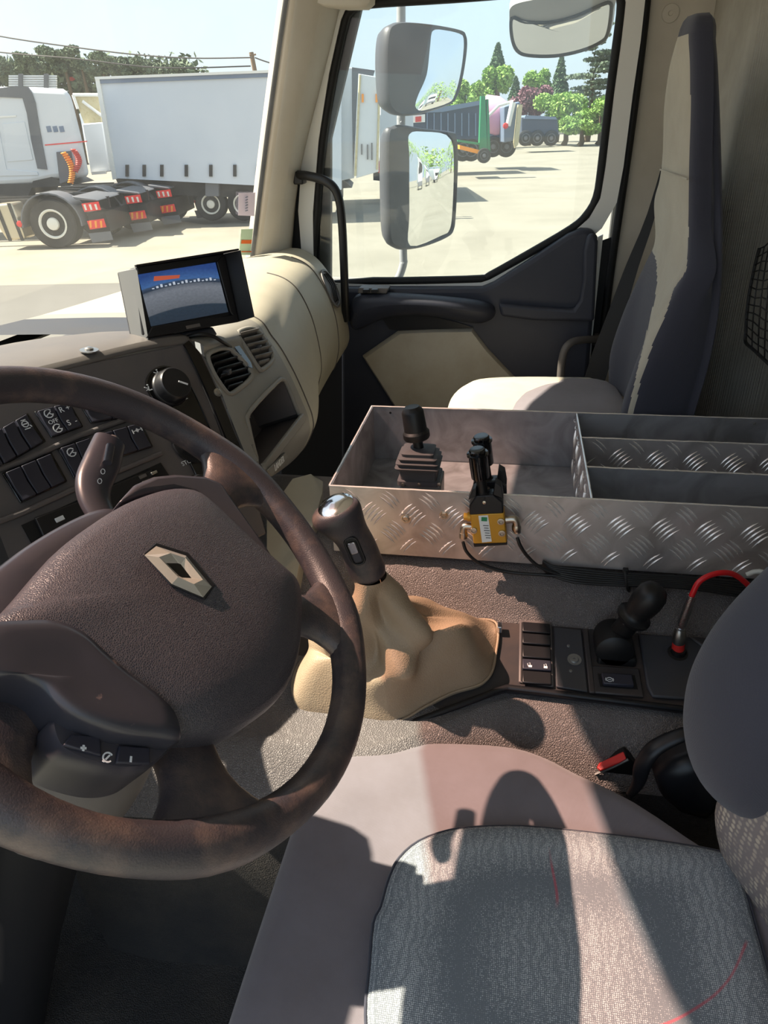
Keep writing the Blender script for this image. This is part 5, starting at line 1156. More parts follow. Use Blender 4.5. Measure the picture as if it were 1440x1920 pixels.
# ================================================================== THE YARD OUTSIDE
EX = V(math.cos(YAW), math.sin(YAW), 0); EY = V(-math.sin(YAW), math.cos(YAW), 0)
def G(px, py): return onZ(px, py, GZ)
def atd(px, py, dist): return onP(px, py, CAM+EY*dist, EY)     # point on an upright plane dist metres out
def up2(pts, dist): return [atd(a, b, dist) for a, b in pts]
def bx(name, px0, py0, px1, py1, dist, dep, mat, parent=None, **k): return plate(name, up2([(px0, py0), (px1, py0+(px1-px0)*-.0), (px1, py1), (px0, py1)], dist), EY*dep, mat, parent, **k)
rnd = random.Random(11)
def wheel_(name, c, r, w_, parent, rimmat='rim_white'):
    t = lathe(name, c, -EY, [(r*.6, -w_), (r*.93, -w_), (r, -w_*.85), (r, -.03), (r*.94, 0), (r*.62, .01), (r*.6, -.02)], 'tyre', parent, seg=28)
    lathe('wheel_rim', c-EY*.0, -EY, [(r*.60, -.04), (r*.60, .012), (r*.55, .015), (r*.5, -.02), (r*.28, -.05), (r*.24, .03), (r*.1, .05), (0, .05)], rimmat, t, seg=28)
    for k in range(10):
        a = k*math.pi/5; q = c+(EX*math.cos(a)+V(0, 0, 1)*math.sin(a))*r*.42-EY*.0; lathe('hand_hole', q+EY*.02, -EY, [(r*.055, 0), (r*.055, .012), (0, .012)], 'truck_black', t, seg=8)
    return t
def chassis(px, py, nm, label, grp=None, tank=False, sc=1.0):
    g = G(px, py); dist = (g-CAM)@EY
    t = thing('tractor_unit', label, 'truck', g, grp)
    r = .52; c = g+V(0, 0, r)
    w1 = wheel_('rear_wheel', c, r, .55, t)
    L = lambda x, z, y=0.: g+EX*x+V(0, 0, z)+EY*y
    # mudguard arch
    S = []
    for a in np.linspace(math.radians(-5), math.radians(185), 14):
        o_ = c+EX*((r+.13)*math.cos(a))+V(0, 0, (r+.10)*math.sin(a)); d_ = EX*math.cos(a)+V(0, 0, 1)*math.sin(a)
        S.append([o_-EY*.06, o_-EY*.06+d_*.03, o_+EY*.55+d_*.03, o_+EY*.55])
    loft('mudguard', S, 'truck_grey', t, smooth=60)
    bm_ = MB(); bm_.box(L(-1.0, .88, .75), (2.1, .06, .12), [EX, EY, V(0, 0, 1)]); bm_.box(L(-1.0, .88, 1.65), (2.1, .06, .12), [EX, EY, V(0, 0, 1)])
    bm_.build('chassis_rails', 'truck_black', t)
    plate('fifth_wheel', [L(-.55, 1.12, .7), L(.35, 1.12, .7), L(.6, 1.02, 1.7), L(-.5, 1.12, 1.7)], V(0, 0, -.1), 'truck_black', t, bevel=.03)
    plate('rear_wing', [L(.55, 1.08, 0), L(1.05, 1.0, 0), L(1.1, .96, 0), L(.62, 1.0, 0)], EY*2.3, 'truck_grey', t, bevel=.02)
    for y_ in (-.02,):
        lp_ = plate('lamp_board', [L(.74, .92, y_), L(1.12, .95, y_), L(1.14, .78, y_), L(.77, .75, y_)], EY*.03, 'mark_red', t)
        for k in range(3): plate('marker_stripe', [L(.78+.12*k, .90, y_-.01), L(.83+.12*k, .905, y_-.01), L(.84+.12*k, .79, y_-.01), L(.80+.12*k, .785, y_-.01)], EY*.004, 'rim_white', lp_)
        mb_ = plate('marker_board', [L(.78, .56, y_), L(1.16, .60, y_), L(1.18, .42, y_), L(.81, .38, y_)], EY*.03, 'mark_red', t)
        for k in range(3): plate('marker_stripe', [L(.83+.12*k, .555, y_-.01), L(.88+.12*k, .56, y_-.01), L(.86+.12*k, .42, y_-.01), L(.82+.12*k, .415, y_-.01)], EY*.004, 'mark_yellow', mb_)
    plate('rear_bumper', [L(.72, .72, .2), L(1.15, .72, .2), L(1.18, .30, .2), L(.8, .28, .2)], EY*2.0, 'truck_black', t)
    plate('mud_flap', [L(.75, .30, -.01), L(1.25, .33, -.01), L(1.28, .15, -.01), L(.8, .10, -.01)], EY*.02, 'truck_grey', t)
    if tank:
        lathe('fuel_tank', L(-1.15, .52, .10), -EY, [(0, -.55), (.34, -.55), (.36, -.5), (.36, -.02), (.33, 0), (0, 0)], 'tank', t, seg=4, smooth=30) if False else plate('fuel_tank', [L(-1.30, .95, 0), L(-.82, .98, 0), L(-.72, .5, 0), L(-.70, .22, 0), L(-1.12, .2, 0), L(-1.26, .55, 0)], EY*.6, 'tank', t, bevel=.05, bseg=3)
        for xx in (-1.18, -.90): plate('tank_strap', [L(xx, .98, -.02), L(xx+.07, .98, -.02), L(xx+.17, .2, -.02), L(xx+.10, .2, -.02)], EY*.03, 'truck_black', t)
        lathe('side_marker', L(-.72, .55, -.03), -EY, [(.07, 0), (.06, .04), (0, .05)], 'mark_red', t, seg=12)
    return t, dist, g
chassis(110, 466, 'a', 'nearest tractor unit chassis, wheel and fuel tank in view at far left', tank=True)
chassis(192, 446, 'b', 'second tractor unit, its rear just right of the nearest truck wheel')
chassis(252, 431, 'c', 'third tractor unit in the row of tractor rears outside')
chassis(318, 418, 'd', 'farthest right tractor unit rear in the row, before the white trailer')
# white cab of the second tractor
D2 = (G(150, 450)-CAM)@EY+.6
cab_ = thing('truck_cab', 'tall white truck cab with a dark strip and thin red line', 'truck cab', atd(60, 345, D2))
cab_px = [(-170, 175), (-60, 166), (0, 162), (60, 163), (118, 166), (130, 172), (137, 195), (152, 255), (168, 332), (100, 336), (60, 345), (-170, 360)]
plate('cab_body', up2(cab_px, D2), EY*1.7-EX*.62, 'truck_white', cab_, bevel=.12, bseg=3)
plate('dark_strip', up2([(-30, 172), (0, 165), (30, 161), (52, 163), (60, 175), (66, 192), (72, 230), (80, 275), (88, 318), (70, 316), (58, 262), (50, 212), (42, 184), (0, 182), (-30, 188)], D2-.03), EY*.06, 'truck_grey', cab_)
plate('door_panel', up2([(-40, 228), (-5, 226), (12, 318), (70, 322), (72, 329), (-30, 331)], D2-.02), EY*.03, 'truck_white', cab_, bevel=.01)
plate('rear_door_panel', up2([(4, 232), (46, 228), (62, 300), (14, 304)], D2-.015), EY*.03, 'truck_white', cab_, bevel=.01)
plate('red_line', up2([(84, 271), (163, 264), (163, 266), (84, 273)], D2-.012), EY*.02, 'mark_red', cab_)
plate('trim_line', up2([(-40, 219), (30, 216), (30, 219), (-40, 223)], D2-.015), EY*.02, 'paint_white', cab_)
for k in range(3): plate('cab_vent', up2([(86+12*k, 237), (94+12*k, 236), (97+12*k, 247), (89+12*k, 248)], D2-.012), EY*.02, 'blue_grey', cab_)
plate('rear_box', up2([(105, 285), (132, 283), (140, 335), (112, 345)], D2-.06), EY*.3, 'truck_grey', cab_, bevel=.01)
plate('lower_skirt', up2([(-60, 346), (60, 344), (70, 318), (130, 348), (60, 352), (50, 372), (-60, 372)], D2+.02), EY*1.8, 'truck_black', cab_)
def coil(px0, py0, px1, py1, d, n, r, mat, parent):
    A, B = atd(px0, py0, d), atd(px1, py1, d); ax = nrm(B-A); a_, b_, _ = frame(ax); pts = []
    for k in range(n*10+1):
        t = k/(n*10); th = 2*math.pi*k/10; bow = EX*(.12*math.sin(math.pi*t)); pts.append(A+(B-A)*t+bow+r*(math.cos(th)*a_+math.sin(th)*b_))
    return tube('air_coil', pts, .018, mat, parent, seg=5)
coil(119, 286, 132, 344, D2-.2, 14, .06, 'mark_yellow', cab_); coil(137, 280, 140, 322, D2-.2, 12, .06, 'lampred', cab_)
# slatted load behind the cab
sl = thing('slatted_trailer', 'white slatted trailer top showing above the white truck cab', 'trailer', atd(60, 165, D2+8))
for k in range(7): bx('slat', 16, 143+k*4.3-2, 105, 146+k*4.3-2, D2+8, .1, 'truck_white', sl)
for x in (34, 82): bx('post', x, 138, x+7, 172, D2+7.9, .1, 'truck_grey', sl)
bx('trailer_body', 16, 168, 105, 205, D2+8.2, 1.0, 'truck_white', sl)
# crane/body frame between cab and trailer
bk_ = thing('box_truck', 'small cream-topped white box body between cab and long trailer', 'truck body', atd(175, 330, 21.2))
plate('side_frame', up2([(137, 178), (185, 179), (190, 235), (158, 232), (148, 205)], 21.4), EY*.3, 'lumber_lining', bk_)
for a, b in (((137, 178), (185, 178)), ((137, 178), (146, 204)), ((155, 190), (192, 218))): tube('frame_bar', up2([a, b], 21.35), .04, 'paint_white', bk_, seg=8)
plate('box_panel', up2([(153, 232), (192, 229), (206, 322), (170, 326)], 21.2), EY*1.2, 'truck_white', bk_, bevel=.03)
plate('box_rail', up2([(172, 322), (198, 320), (198, 326), (172, 328)], 21.1), EY*.1, 'paint_white', bk_)
# the long white curtain trailer
TD = 20.6
tr_ = thing('curtain_trailer', 'long white curtain-sided trailer parked across the windscreen view', 'trailer', atd(350, 395, TD))
plate('curtain', up2([(181, 152), (640, 134), (640, 356), (214, 334)], TD), EY*2.5, 'curtain_white', tr_)
plate('roof_rail', up2([(178, 145), (640, 127), (640, 139), (181, 157)], TD-.04), EY*.1, 'blue_grey', tr_)
plate('roof_edge', up2([(177, 144), (640, 126), (640, 131), (178, 149)], TD-.08), EY*.15, 'paint_white', tr_)
plate('corner_post', up2([(178, 147), (186, 147), (218, 336), (211, 337)], TD-.06), EY*.15, 'paint_white', tr_)
for x in (238, 270, 303, 349, 395, 440, 484): bx('curtain_strap', x-3, 309, x+3, 331, TD-.05, .04, 'truck_black', tr_)
plate('trailer_chassis', up2([(216, 334), (640, 352), (640, 378), (230, 362)], TD+.3), EY*1.6, 'truck_black', tr_)
for x in (395, 455): wheel_('trailer_wheel', atd(x, 383, TD+.3), .42, .4, tr_)
bx('side_locker', 385, 342, 410, 368, TD+.1, .5, 'truck_grey', tr_)
# bare tipper chassis / low vehicles behind the tractors
# side-window vehicles
vb = thing('box_van', 'white refrigerated box truck with its rear door swung open, by the window edge', 'truck', atd(640, 390, 21))
plate('box_side', up2([(560, 122), (661, 127), (664, 334), (639, 339), (600, 330), (560, 330)], 21), EY*6, 'truck_white', vb, bevel=.02)
plate('lower_skirt', up2([(560, 326), (640, 334), (660, 352), (600, 356), (560, 350)], 21.1), EY*2, 'truck_black', vb)
plate('corner_strip', up2([(628, 165), (634, 165), (641, 336), (636, 336)], 20.97), EY*.05, 'lumber_lining', vb)
plate('door_jamb', up2([(660, 126), (703, 132), (700, 142), (672, 138), (664, 300), (662, 332), (660, 200)], 20.97), EY*.1, 'truck_grey', vb)
d2_ = plate('rear_door', up2([(672, 138), (714, 146), (710, 322), (668, 334)], 20.6), EY*.09, 'truck_white', vb, bevel=.01)
for a in ((675, 140, 666, 330), (712, 148, 707, 318)): tube('door_seal', [atd(a[0], a[1], 20.57), atd(a[2], a[3], 20.57)], .03, 'lumber_lining', d2_, seg=6)
for x, y in ((680, 184), (706, 184)): bx('door_hinge', x-2, y-8, x+2, y+8, 20.55, .03, 'mark_yellow', d2_)
for x, y, h in ((678, 280, 10), (689, 285, 14), (697, 284, 16)): bx('door_latch', x-1, y-h, x+1.5, y+h, 20.55, .03, 'truck_grey', d2_)
vt = thing('white_trailer', 'white trailer behind the open door, with a red lower corner', 'trailer', atd(735, 340, 25))
plate('trailer_side', up2([(713, 150), (775, 158), (775, 320), (713, 306)], 25), EY*6, 'truck_white', vt, bevel=.02)
bx('red_panel', 709, 302, 722, 324, 24.9, .2, 'mark_red', vt)
plate('trailer_chassis', up2([(700, 322), (775, 318), (775, 345), (700, 338)], 25.2), EY*1.5, 'truck_black', vt)
# dark tipper, green mast, mixer, blue recovery body
tp_ = thing('tipper_trailer', 'dark blue-grey tipper trailer with a sloping top behind the mirrors', 'trailer', atd(830, 290, 38))
plate('tipper_body', up2([(757, 214), (800, 207), (860, 198), (903, 192), (903, 262), (880, 268), (857, 262), (760, 250)], 38), EY*2.5, 'dark_blue', tp_, bevel=.03)
plate('sheet_cover', up2([(775, 212), (830, 200), (880, 192), (903, 188), (903, 196), (830, 210)], 37.9), EY*2.4, 'blue_grey', tp_)
plate('name_board', up2([(762, 218), (797, 214), (797, 229), (762, 231)], 37.9), EY*.05, 'paint_white', tp_)
plate('board_mark', up2([(779, 219), (790, 218), (790, 228), (779, 229)], 37.85), EY*.02, 'lampred', tp_)
for k in range(8): bx('side_rib', 800+k*13, 212, 802+k*13, 255, 37.9, .1, 'blue_grey', tp_)
for x in (868, 884): wheel_('trailer_wheel', atd(x, 281, 38), .5, .4, tp_, 'truck_grey')
gm = thing('green_mast', 'green upright lifting mast with yellow foot beside the pink drum', 'machine', atd(905, 300, 35))
plate('mast_post', up2([(902, 180), (910, 180), (914, 296), (898, 298)], 35), EY*.4, 'green_paint', gm)
plate('mast_post', up2([(912, 186), (916, 186), (920, 292), (914, 294)], 35.1), EY*.3, 'green_paint', gm)
plate('ramp', up2([(862, 272), (902, 282), (902, 290), (862, 280)], 34.9), EY*1.5, 'mark_yellow', gm)
plate('base_frame', up2([(858, 262), (900, 268), (900, 272), (858, 266)], 35), EY*1.5, 'green_paint', gm)
wheel_('mast_wheel', atd(908, 292, 34.8), .3, .3, gm, 'truck_grey')
pm = thing('mixer_truck', 'concrete mixer truck with a pink drum', 'truck', atd(930, 275, 42))
P_ = atd(926, 222, 42); lathe('drum', P_-EX*.9+V(0, 0, .5), nrm(EX*.9-V(0, 0, .45)), [(.3, 0), (.75, .2), (.95, .8), (.9, 1.4), (.55, 2.0), (0, 2.0)], 'pink_paint', pm, seg=24)
plate('mixer_cab', up2([(915, 232), (942, 228), (944, 262), (916, 266)], 41.5), EY*2, 'blue_grey', pm, bevel=.05)
plate('mixer_chassis', up2([(912, 262), (962, 258), (962, 274), (912, 278)], 41.5), EY*2, 'truck_black', pm)
for x in (925, 950): wheel_('mixer_wheel', atd(x, 275, 41.4), .5, .4, pm, 'truck_grey')
bl = thing('recovery_truck', 'blue-grey vehicle body with a raised white arm past the pink drum', 'truck', atd(960, 275, 40))
plate('body_panel', up2([(944, 200), (974, 190), (976, 196), (970, 262), (945, 268)], 40), EY*2.2, 'blue_grey', bl, bevel=.05)
tube('raised_arm', up2([(952, 236), (962, 192)], 39.7), .14, 'paint_white', bl, seg=8)
tube('raised_arm', up2([(915, 218), (935, 198), (962, 190)], 39.8), .07, 'paint_white', bl, seg=8)
plate('tail_panel', up2([(972, 196), (980, 196), (972, 270), (966, 278), (964, 268)], 39.6), EY*.3, 'lumber_lining', bl)
lathe('beacon', atd(948, 236, 39.6), -EY, [(.14, 0), (.12, .1), (0, .12)], 'mark_red', bl, seg=10)
dt = thing('dark_tipper', 'distant dark tipper truck with two wheels in view by the trees', 'truck', atd(1010, 266, 62))
plate('tipper_body', up2([(978, 220), (1045, 222), (1048, 255), (978, 255)], 62), EY*2.5, 'dark_blue', dt, bevel=.05)
plate('tipper_cover', up2([(986, 216), (1042, 219), (1044, 224), (982, 223)], 61.9), EY*2.4, 'blue_grey', dt)
for x in (986, 1008, 1034): wheel_('tipper_wheel', atd(x, 259, 61.8), .55, .4, dt, 'truck_grey')
fn = thing('yard_fence', 'low grey wall at the far edge of the yard under the green bushes', 'wall', atd(1100, 255, 85))
for k in range(8): bx('wall_panel', 1040+k*16, 238, 1055+k*16, 252, 85, .3, 'concrete', fn)
# trees
def leaves(c, rx, rz, n, s, rr):
    vv = []; ff = []
    for i in range(n):
        u = rr.gauss(0, 1), rr.gauss(0, 1), rr.gauss(0, 1); l = math.sqrt(sum(q*q for q in u))+1e-6; k = rr.uniform(.55, 1.0)
        p = c+V(u[0]/l*rx*k, u[1]/l*rx*k, u[2]/l*rz*k); a = nrm(V(rr.gauss(0, 1), rr.gauss(0, 1), rr.gauss(0, 1))); b = nrm(np.cross(a, V(rr.gauss(0, 1), rr.gauss(0, 1), rr.gauss(0, 1))+.01))
        n_ = len(vv); q = s*rr.uniform(.6, 1.3); vv += [p-a*q, p+b*q*.6, p+a*q, p-b*q*.6]; ff.append((n_, n_+1, n_+2, n_+3))
    return vv, ff
def tree(name, label, cx, ytop, ybot, wpx, dist, mat, shape='round', grp=None, dens=1.0, seed=1):
    rr = random.Random(seed); k = dist*1.09/F
    top = atd(cx, ytop, dist); bot = atd(cx, ybot, dist); H = top[2]-bot[2]; W = wpx*k/2
    t = thing(name, label, 'tree', V(bot[0], bot[1], GZ), grp); mb = MB()
    if shape == 'cone':
        for i in range(14):
            f_ = (i+.5)/14; c = V(bot[0], bot[1], bot[2]+H*f_); v, f = leaves(c, W*(1-f_)*1.0+.1, H*.06, int(380*dens*(1.15-f_)), .035*dist*.065, rr); mb.add(v, f)
    elif shape == 'layers':
        for i in range(16):
            f_ = (i+.5)/16; a = rr.uniform(0, 6.28); rad_ = W*(1.02-f_*.75)*.55
            c = V(bot[0]+math.cos(a)*rad_, bot[1]+math.sin(a)*rad_*.5, bot[2]+H*f_); v, f = leaves(c, W*.55*(1.1-f_*.7), H*.03, int(400*dens), .03*dist*.065, rr); mb.add(v, f)
    else:
        for i in range(12):
            a, b = rr.uniform(0, 6.28), rr.uniform(-.9, 1); q = rr.uniform(.25, .78)
            c = V(bot[0]+math.cos(a)*W*q, bot[1]+math.sin(a)*W*q, (top[2]+bot[2])/2+b*H*.30); v, f = leaves(c, W*(.36 if name != 'pine_tree' else .30), H*(.22 if name != 'pine_tree' else .15), int(560*dens), .035*dist*.062, rr); mb.add(v, f)
    mb.build('foliage', mat, t, kind='stuff')
    tube('trunk', [V(bot[0], bot[1], GZ), V(bot[0]+.2, bot[1], (GZ+bot[2])/2), V(bot[0], bot[1], bot[2]+H*.5)], [.25*dist/60, .2*dist/60, .08*dist/60], 'bark', t, seg=8)
    return t
tree('round_tree', 'light green round tree right of the upper mirror', 928, 122, 212, 62, 75, 'leaf_green', seed=2)
tree('conifer', 'dark pointed conifer top rising behind the light green round tree', 932, 82, 135, 26, 85, 'leaf_dark', 'cone', seed=3)
tree('round_tree', 'mid green tree close against the upper mirror edge', 880, 142, 218, 52, 72, 'leaf_green', seed=4)
tree('round_tree', 'round green tree behind the purple-leaved tree', 1004, 130, 190, 48, 90, 'leaf_green', seed=5)
tree('purple_tree', 'purple-leaved tree behind the dark tipper', 992, 160, 225, 64, 80, 'leaf_purple', seed=6)
tree('conifer', 'slim blue-green conifer under the top mirror', 1047, 104, 190, 34, 88, 'leaf_dark', 'cone', seed=7)
tree('cedar_tree', 'tall open-branched cedar at the right edge of the door window', 1105, 40, 210, 120, 86, 'leaf_pine', 'layers', dens=1.3, seed=8)
tree('round_tree', 'bright green bushy tree low in front of the tall cedar', 1058, 170, 252, 92, 76, 'leaf_green', seed=9)
tree('round_tree', 'bright green bush at the right end of the yard edge', 1122, 178, 254, 92, 74, 'leaf_green', seed=10)
tree('round_tree', 'yellow-green bush in front of the right-hand trees', 1088, 212, 256, 70, 73, 'leaf_green', seed=12)
tree('conifer', 'distant small green tree between two round trees', 965, 145, 195, 22, 95, 'leaf_dark', 'cone', seed=13)
tree('round_tree', 'low green hedge tree behind the tipper trailer', 838, 168, 208, 60, 80, 'leaf_green', seed=14)
k = 0
PL = ['leftmost pine of the treeline, cut by the photo edge', 'small pine second from the left of the treeline', 'pine just above the slatted trailer', 'tall broad pine, highest of the treeline', 'pine right of the tallest pine', 'pine above the left end of the long trailer', 'broad pine over the trailer roof', 'mid-height pine past the broad trailer pine', 'lower pine toward the right of the treeline', 'small pine near the right end of the treeline', 'rightmost and lowest pine of the treeline']
for cx, yt, w_ in ((-6, 100, 60), (30, 106, 44), (66, 92, 52), (125, 82, 74), (160, 98, 46), (196, 92, 60), (226, 92, 56), (262, 100, 54), (292, 104, 48), (325, 112, 44), (356, 120, 34)):
    tree('pine_tree', 'dark '+PL[k], cx, yt, yt+62, w_, 70, 'leaf_pine', 'round', seed=20+k, dens=.75); k += 1
ug = thing('bush_row', 'dense dark undergrowth below the pines behind the cab', 'bushes', atd(170, 190, 72)); mb = MB()
rr = random.Random(5)
for i in range(26): v, f = leaves(atd(-20+i*15, 158+rr.uniform(-6, 10), 72), 1.9, 2.3, 260, .28, rr); mb.add(v, f)
mb.build('foliage', 'leaf_pine', ug, kind='stuff')
bx('tile_roof', 130, 144, 146, 152, 71, 3, 'mark_red', None).name = 'distant_roof'
tag(bpy.data.objects['distant_roof'], 'small red-tiled roof among the pines above the cab', 'roof')
up_ = thing('utility_pole', 'leaning wooden utility pole above the trailer roof', 'pole', atd(480, 150, 60))
tube('pole_shaft', up2([(471, 98), (481, 150)], 60)+[atd(500, 262, 60)*V(1, 1, 0)+V(0, 0, GZ)], .16, 'wood_pole', up_, seg=8)
tube('cross_arm', up2([(468, 104), (480, 102)], 59.9), .06, 'wood_pole', up_, seg=6)
def wire_(pts, lab): o = tube('overhead_wire', up2(pts, 58), .045, 'wire', smoothn=5, seg=5); tag(o, lab, 'wire')
wire_([(-80, 50), (0, 68), (105, 84), (250, 102), (360, 109), (472, 108)], 'upper overhead wire running down to the utility pole from the left')
wire_([(-80, 88), (20, 100), (140, 110), (300, 127), (470, 124)], 'lower overhead wire below the upper one, left of the pole')
wire_([(478, 108), (500, 116), (560, 134)], 'short overhead wire right of the utility pole')
# signs on the glass
def glasspt(px, py):
    d = ray(px, py); t = .6
    for _ in range(60):
        p = CAM+d*t; q = ws(p[1], p[2]); e = p[0]-q[0]
        if e < .004: break
        t += max(.002, e*.8)
    return p
for nm, px, mt, lb in (('paper_notice', [(445, 362), (476, 361), (474, 405), (444, 404)], 'paper_lilac', 'lilac paper notice stuck on the windscreen by the right pillar'), ('paper_sticker', [(450, 430), (472, 429), (467, 478), (446, 478)], 'paper_green', 'pale green sticker with an orange band low on the windscreen')):
    t = thing(nm, lb, 'sticker', glasspt(*px[3]))
    q = [glasspt(*p)+V(.004, 0, 0) for p in px]; pl = plate('sheet', q, V(-.0008, 0, 0), mt, t)
    if mt == 'paper_green':
        for y in (453, 472): plate('orange_band', [glasspt(450, y-3 if y < 460 else y-1)+V(.005, 0, 0), glasspt(469, y-3 if y < 460 else y-1)+V(.005, 0, 0), glasspt(468, y+4 if y < 460 else y+1)+V(.005, 0, 0), glasspt(449, y+4 if y < 460 else y+1)+V(.005, 0, 0)], V(-.0006, 0, 0), 'orange_print', pl)
    else:
        mb = MB()
        for k in range(6): a, b = glasspt(450, 370+k*5)+V(.0055, 0, 0), glasspt(470, 369+k*5)+V(.0055, 0, 0); mb.box((a+b)/2, (.0006, np.linalg.norm(b-a)/2*.9, .0008))
        mb.build('printed_lines', 'blue_grey', pl)
# ------------------------------------------------------------------ exterior mirrors
MY = 1.62
def mirror(name, label, outer, glass, hy, cx_edge, back_dx, shell='mirror_shell', parts=None):
    """outer: front rim outline of the shell as seen; glass: outline of the mirror glass"""
    t = thing(name, label, 'mirror', onY(*outer[0], hy)); n = MNRM
    O = cr([onP(a, b, MP0, n) for a, b in outer], 4, True); Gp = cr([onP(a, b, MP0, n) for a, b in glass], 4, True)
    return t, O, Gp
MNRM = nrm(V(.80, -.58, .035)); MP0 = onY(800, 350, MY)
def resample(P, m, d0):
    c = sum(P)/len(P); k = max(range(len(P)), key=lambda i: nrm(P[i]-c)@nrm(d0)); P = P[k:]+P[:k]+[P[k]]
    L = [0]; 
    for a, b in zip(P, P[1:]): L.append(L[-1]+np.linalg.norm(b-a))
    A = np.array(P); return [V(*[np.interp(L[-1]*i/m, L, A[:, q]) for q in range(3)]) for i in range(m)]
def shell(t, O, Gp, depth, mat, lip=.010):
    n = MNRM; c = sum(O)/len(O); m = len(O)
    front = [p+n*0 for p in O]; 
    secs = [[c+(p-c)*s+n*h for p in O] for s, h in ((.0, -depth), (.45, -depth), (.75, -depth*.93), (.92, -depth*.7), (1.0, -depth*.35), (1.02, -depth*.12), (1.0, 0), (.985, .004))]
    Gs = len(Gp); Gp2 = resample(Gp, m, O[0]-c); cg = sum(Gp2)/m; secs.append([cg+(p-cg)*1.03+n*.002 for p in Gp2]); secs.append([cg+(p-cg)*1.0-n*.004 for p in Gp2])
    loft('housing', secs, mat, t, smooth=50, caps=False)
    v = [p-n*.002 for p in Gp]
    # slightly convex glass
    vv, ff = domev(v, n, [(1, -.001), (1, 0), (.75, .0016), (.5, .0027), (.25, .0035)]); mesh('mirror_glass', vv, ff, 'mirror', t, smooth=80)
lm, O, Gp = mirror('door_mirror', 'large tall lower exterior mirror outside the passenger window', [(728, 252), (738, 240), (756, 236), (800, 243), (846, 248), (855, 256), (858, 300), (854, 400), (850, 432), (838, 445), (800, 460), (765, 466), (742, 462), (730, 440), (727, 340)], [(768, 252), (800, 247), (842, 252), (850, 262), (853, 310), (849, 405), (843, 432), (830, 441), (770, 461), (768, 400), (768, 300)], MY, 0, 0)
shell(lm, O, Gp, .07, 'mirror_shell')
um, O, Gp = mirror('wide_mirror', 'upper wide-angle exterior mirror above the tall mirror', [(728, 60), (738, 46), (760, 42), (810, 46), (862, 56), (873, 66), (875, 90), (868, 140), (857, 180), (842, 196), (790, 212), (755, 215), (735, 205), (727, 180), (724, 110)], [(812, 58), (838, 57), (868, 66), (872, 84), (866, 135), (855, 176), (843, 192), (800, 206), (785, 206), (779, 196), (785, 176), (800, 140), (806, 90)], MY, 0, 0)
shell(um, O, Gp, .085, 'mirror_shell')
pa_ = thing('mirror_stand', 'grey tubular arm carrying both exterior mirrors', 'mirror arm', onY(752, 520, MY+.02))
tube('arm_tube', [onY(x, y, MY+.05) for x, y in ((752, -60), (752, 60), (752, 130), (752, 225), (752, 240), (756, 470), (757, 490), (752, 510), (744, 530), (742, 560))], .0135, 'mirror_pale', pa_, smoothn=5, seg=12)
# kerb mirror at the top
km = thing('kerb_mirror', 'wide curved kerb mirror hanging outside above the passenger window', 'mirror', onY(1050, 50, 1.5))
kp = onY(1050, 60, 1.50); kn_ = nrm(V(-.10, -.52, -.85))
def kq(a, b, h=0): return onP(a, b, kp+kn_*h, kn_)
kg = cr([kq(a, b) for a, b in ((960, 34), (985, 41), (1030, 42), (1080, 30), (1130, 8), (1144, 6), (1146, 20), (1140, 60), (1128, 78), (1090, 95), (1040, 105), (990, 104), (970, 95), (960, 70))], 4, True)
vv, ff = domev(kg, kn_, [(1, -.001), (1, 0), (.75, .003), (.5, .005), (.25, .006)]); mesh('mirror_glass', vv, ff, 'mirror', km, smooth=80)
tube('mirror_frame', kg, .0045, 'seal_black', km, closed=True, seg=8)
ko = cr([kq(a, b) for a, b in ((955, 36), (958, 15), (985, 4), (1060, -6), (1148, -10), (1150, 20), (1144, 62), (1130, 82), (1092, 98), (1040, 108), (988, 107), (966, 98), (956, 70))], 4, True)
dome('housing', ko, -kn_, [(1, .002), (1.02, .02), (.97, .05), (.8, .075), (.4, .085)], 'mirror_pale', km, smooth=60)
tube('mirror_bracket', [kq(1070, 10, -.05), kq(1075, -30, -.06), kq(1085, -80, -.02)], .022, 'mirror_shell', km, seg=12)

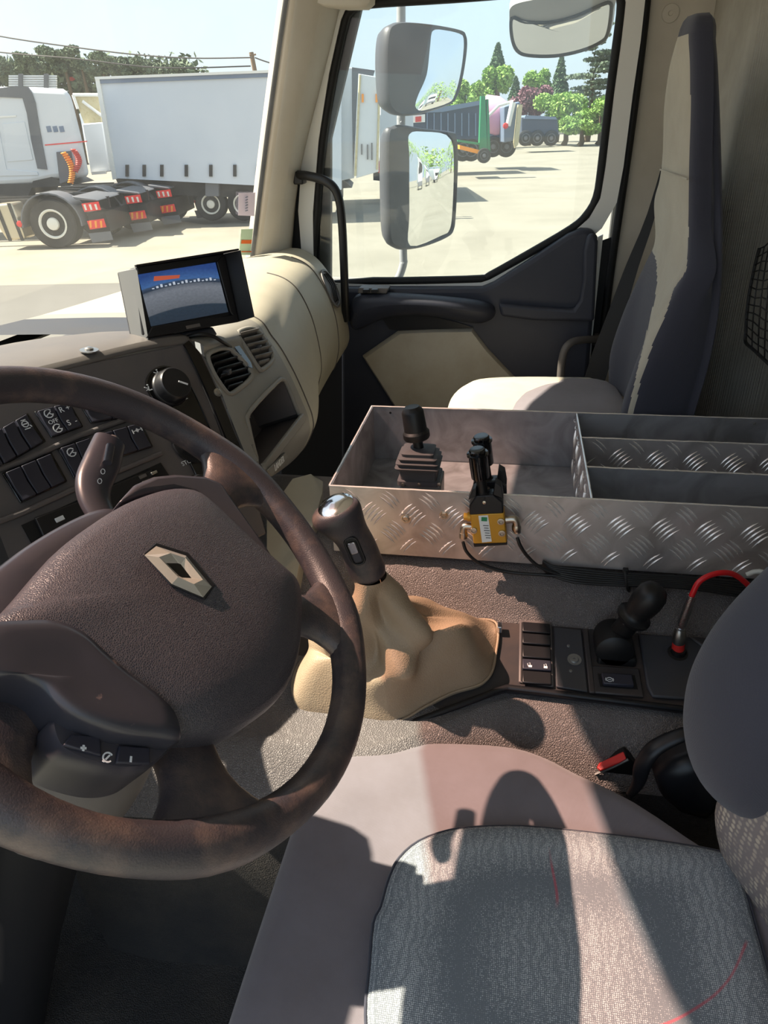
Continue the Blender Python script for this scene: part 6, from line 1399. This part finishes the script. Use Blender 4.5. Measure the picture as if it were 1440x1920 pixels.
# wiper resting on the outside of the glass
wp_t = thing('wiper', 'black windscreen wiper lying low across the outside of the windscreen', 'wiper', glasspt(150, 652))
tube('wiper_arm', [glasspt(a, b)+V(-.03, 0, 0) for a, b in ((60, 690), (110, 663), (170, 633), (238, 598))], .005, 'rubber_black', wp_t, smoothn=4, seg=8)
tube('wiper_blade', [glasspt(a, b)+V(-.014, 0, 0) for a, b in ((96, 668), (140, 645), (190, 618), (243, 592))], .0035, 'seal_black', wp_t, smoothn=4, seg=6)

# trucks and trees behind the cab, seen only in the door mirrors
for i, (x, y, lb) in enumerate(((98, 12.5, 'white parked truck nearest in the tall mirror reflection'), (102, 18.5, 'white parked truck in the middle of the mirror reflection'), (106, 25, 'white parked truck farthest in the mirror reflection'))):
    t = thing('parked_truck', lb, 'truck', (x, y, GZ))
    v, f = prism([V(x, y-1.2, GZ+.8), V(x, y+1.2, GZ+.8), V(x, y+1.2, GZ+3.3), V(x+.1, y+1.0, GZ+3.7), V(x+.1, y-1.0, GZ+3.7), V(x, y-1.2, GZ+3.3)], (7, 0, 0)); mesh('truck_body', v, f, 'truck_white', t, bevel=.1)
    box('windscreen', (x-.03, y, GZ+2.3), (.03, 1.0, .4), 'truck_black', t, bevel=.02)
    box('bumper', (x-.08, y, GZ+.75), (.15, 1.2, .3), 'truck_grey', t, bevel=.05)
    for s in (-1, 1): lathe('wheel', (x+1.2, y+s*1.2, GZ+.5), (0, -s, 0), [(0, 0), (.5, 0), (.5, .3), (0, .3)], 'tyre', t)
for i, (x, y, lb) in enumerate(((128, 0, 'green tree left in the door mirror reflection'), (130, 16, 'green tree behind the parked trucks in the door mirror'), (128, 32, 'green tree right of the parked trucks in the door mirror'), (132, 48, 'green tree at the far right of the door mirror reflection'))):
    t = thing('mirror_side_tree', lb, 'tree', (x, y, GZ)); rr = random.Random(60+i); mb = MB()
    for q in range(10): v, f = leaves(V(x+rr.uniform(-3, 3), y+rr.uniform(-7, 7), GZ+rr.uniform(2, 9)), 3.6, 3.0, 90, .4, rr); mb.add(v, f)
    mb.build('foliage', 'leaf_green', t, kind='stuff'); tube('trunk', [V(x, y, GZ), V(x, y, GZ+5)], .3, 'bark', t, seg=8)
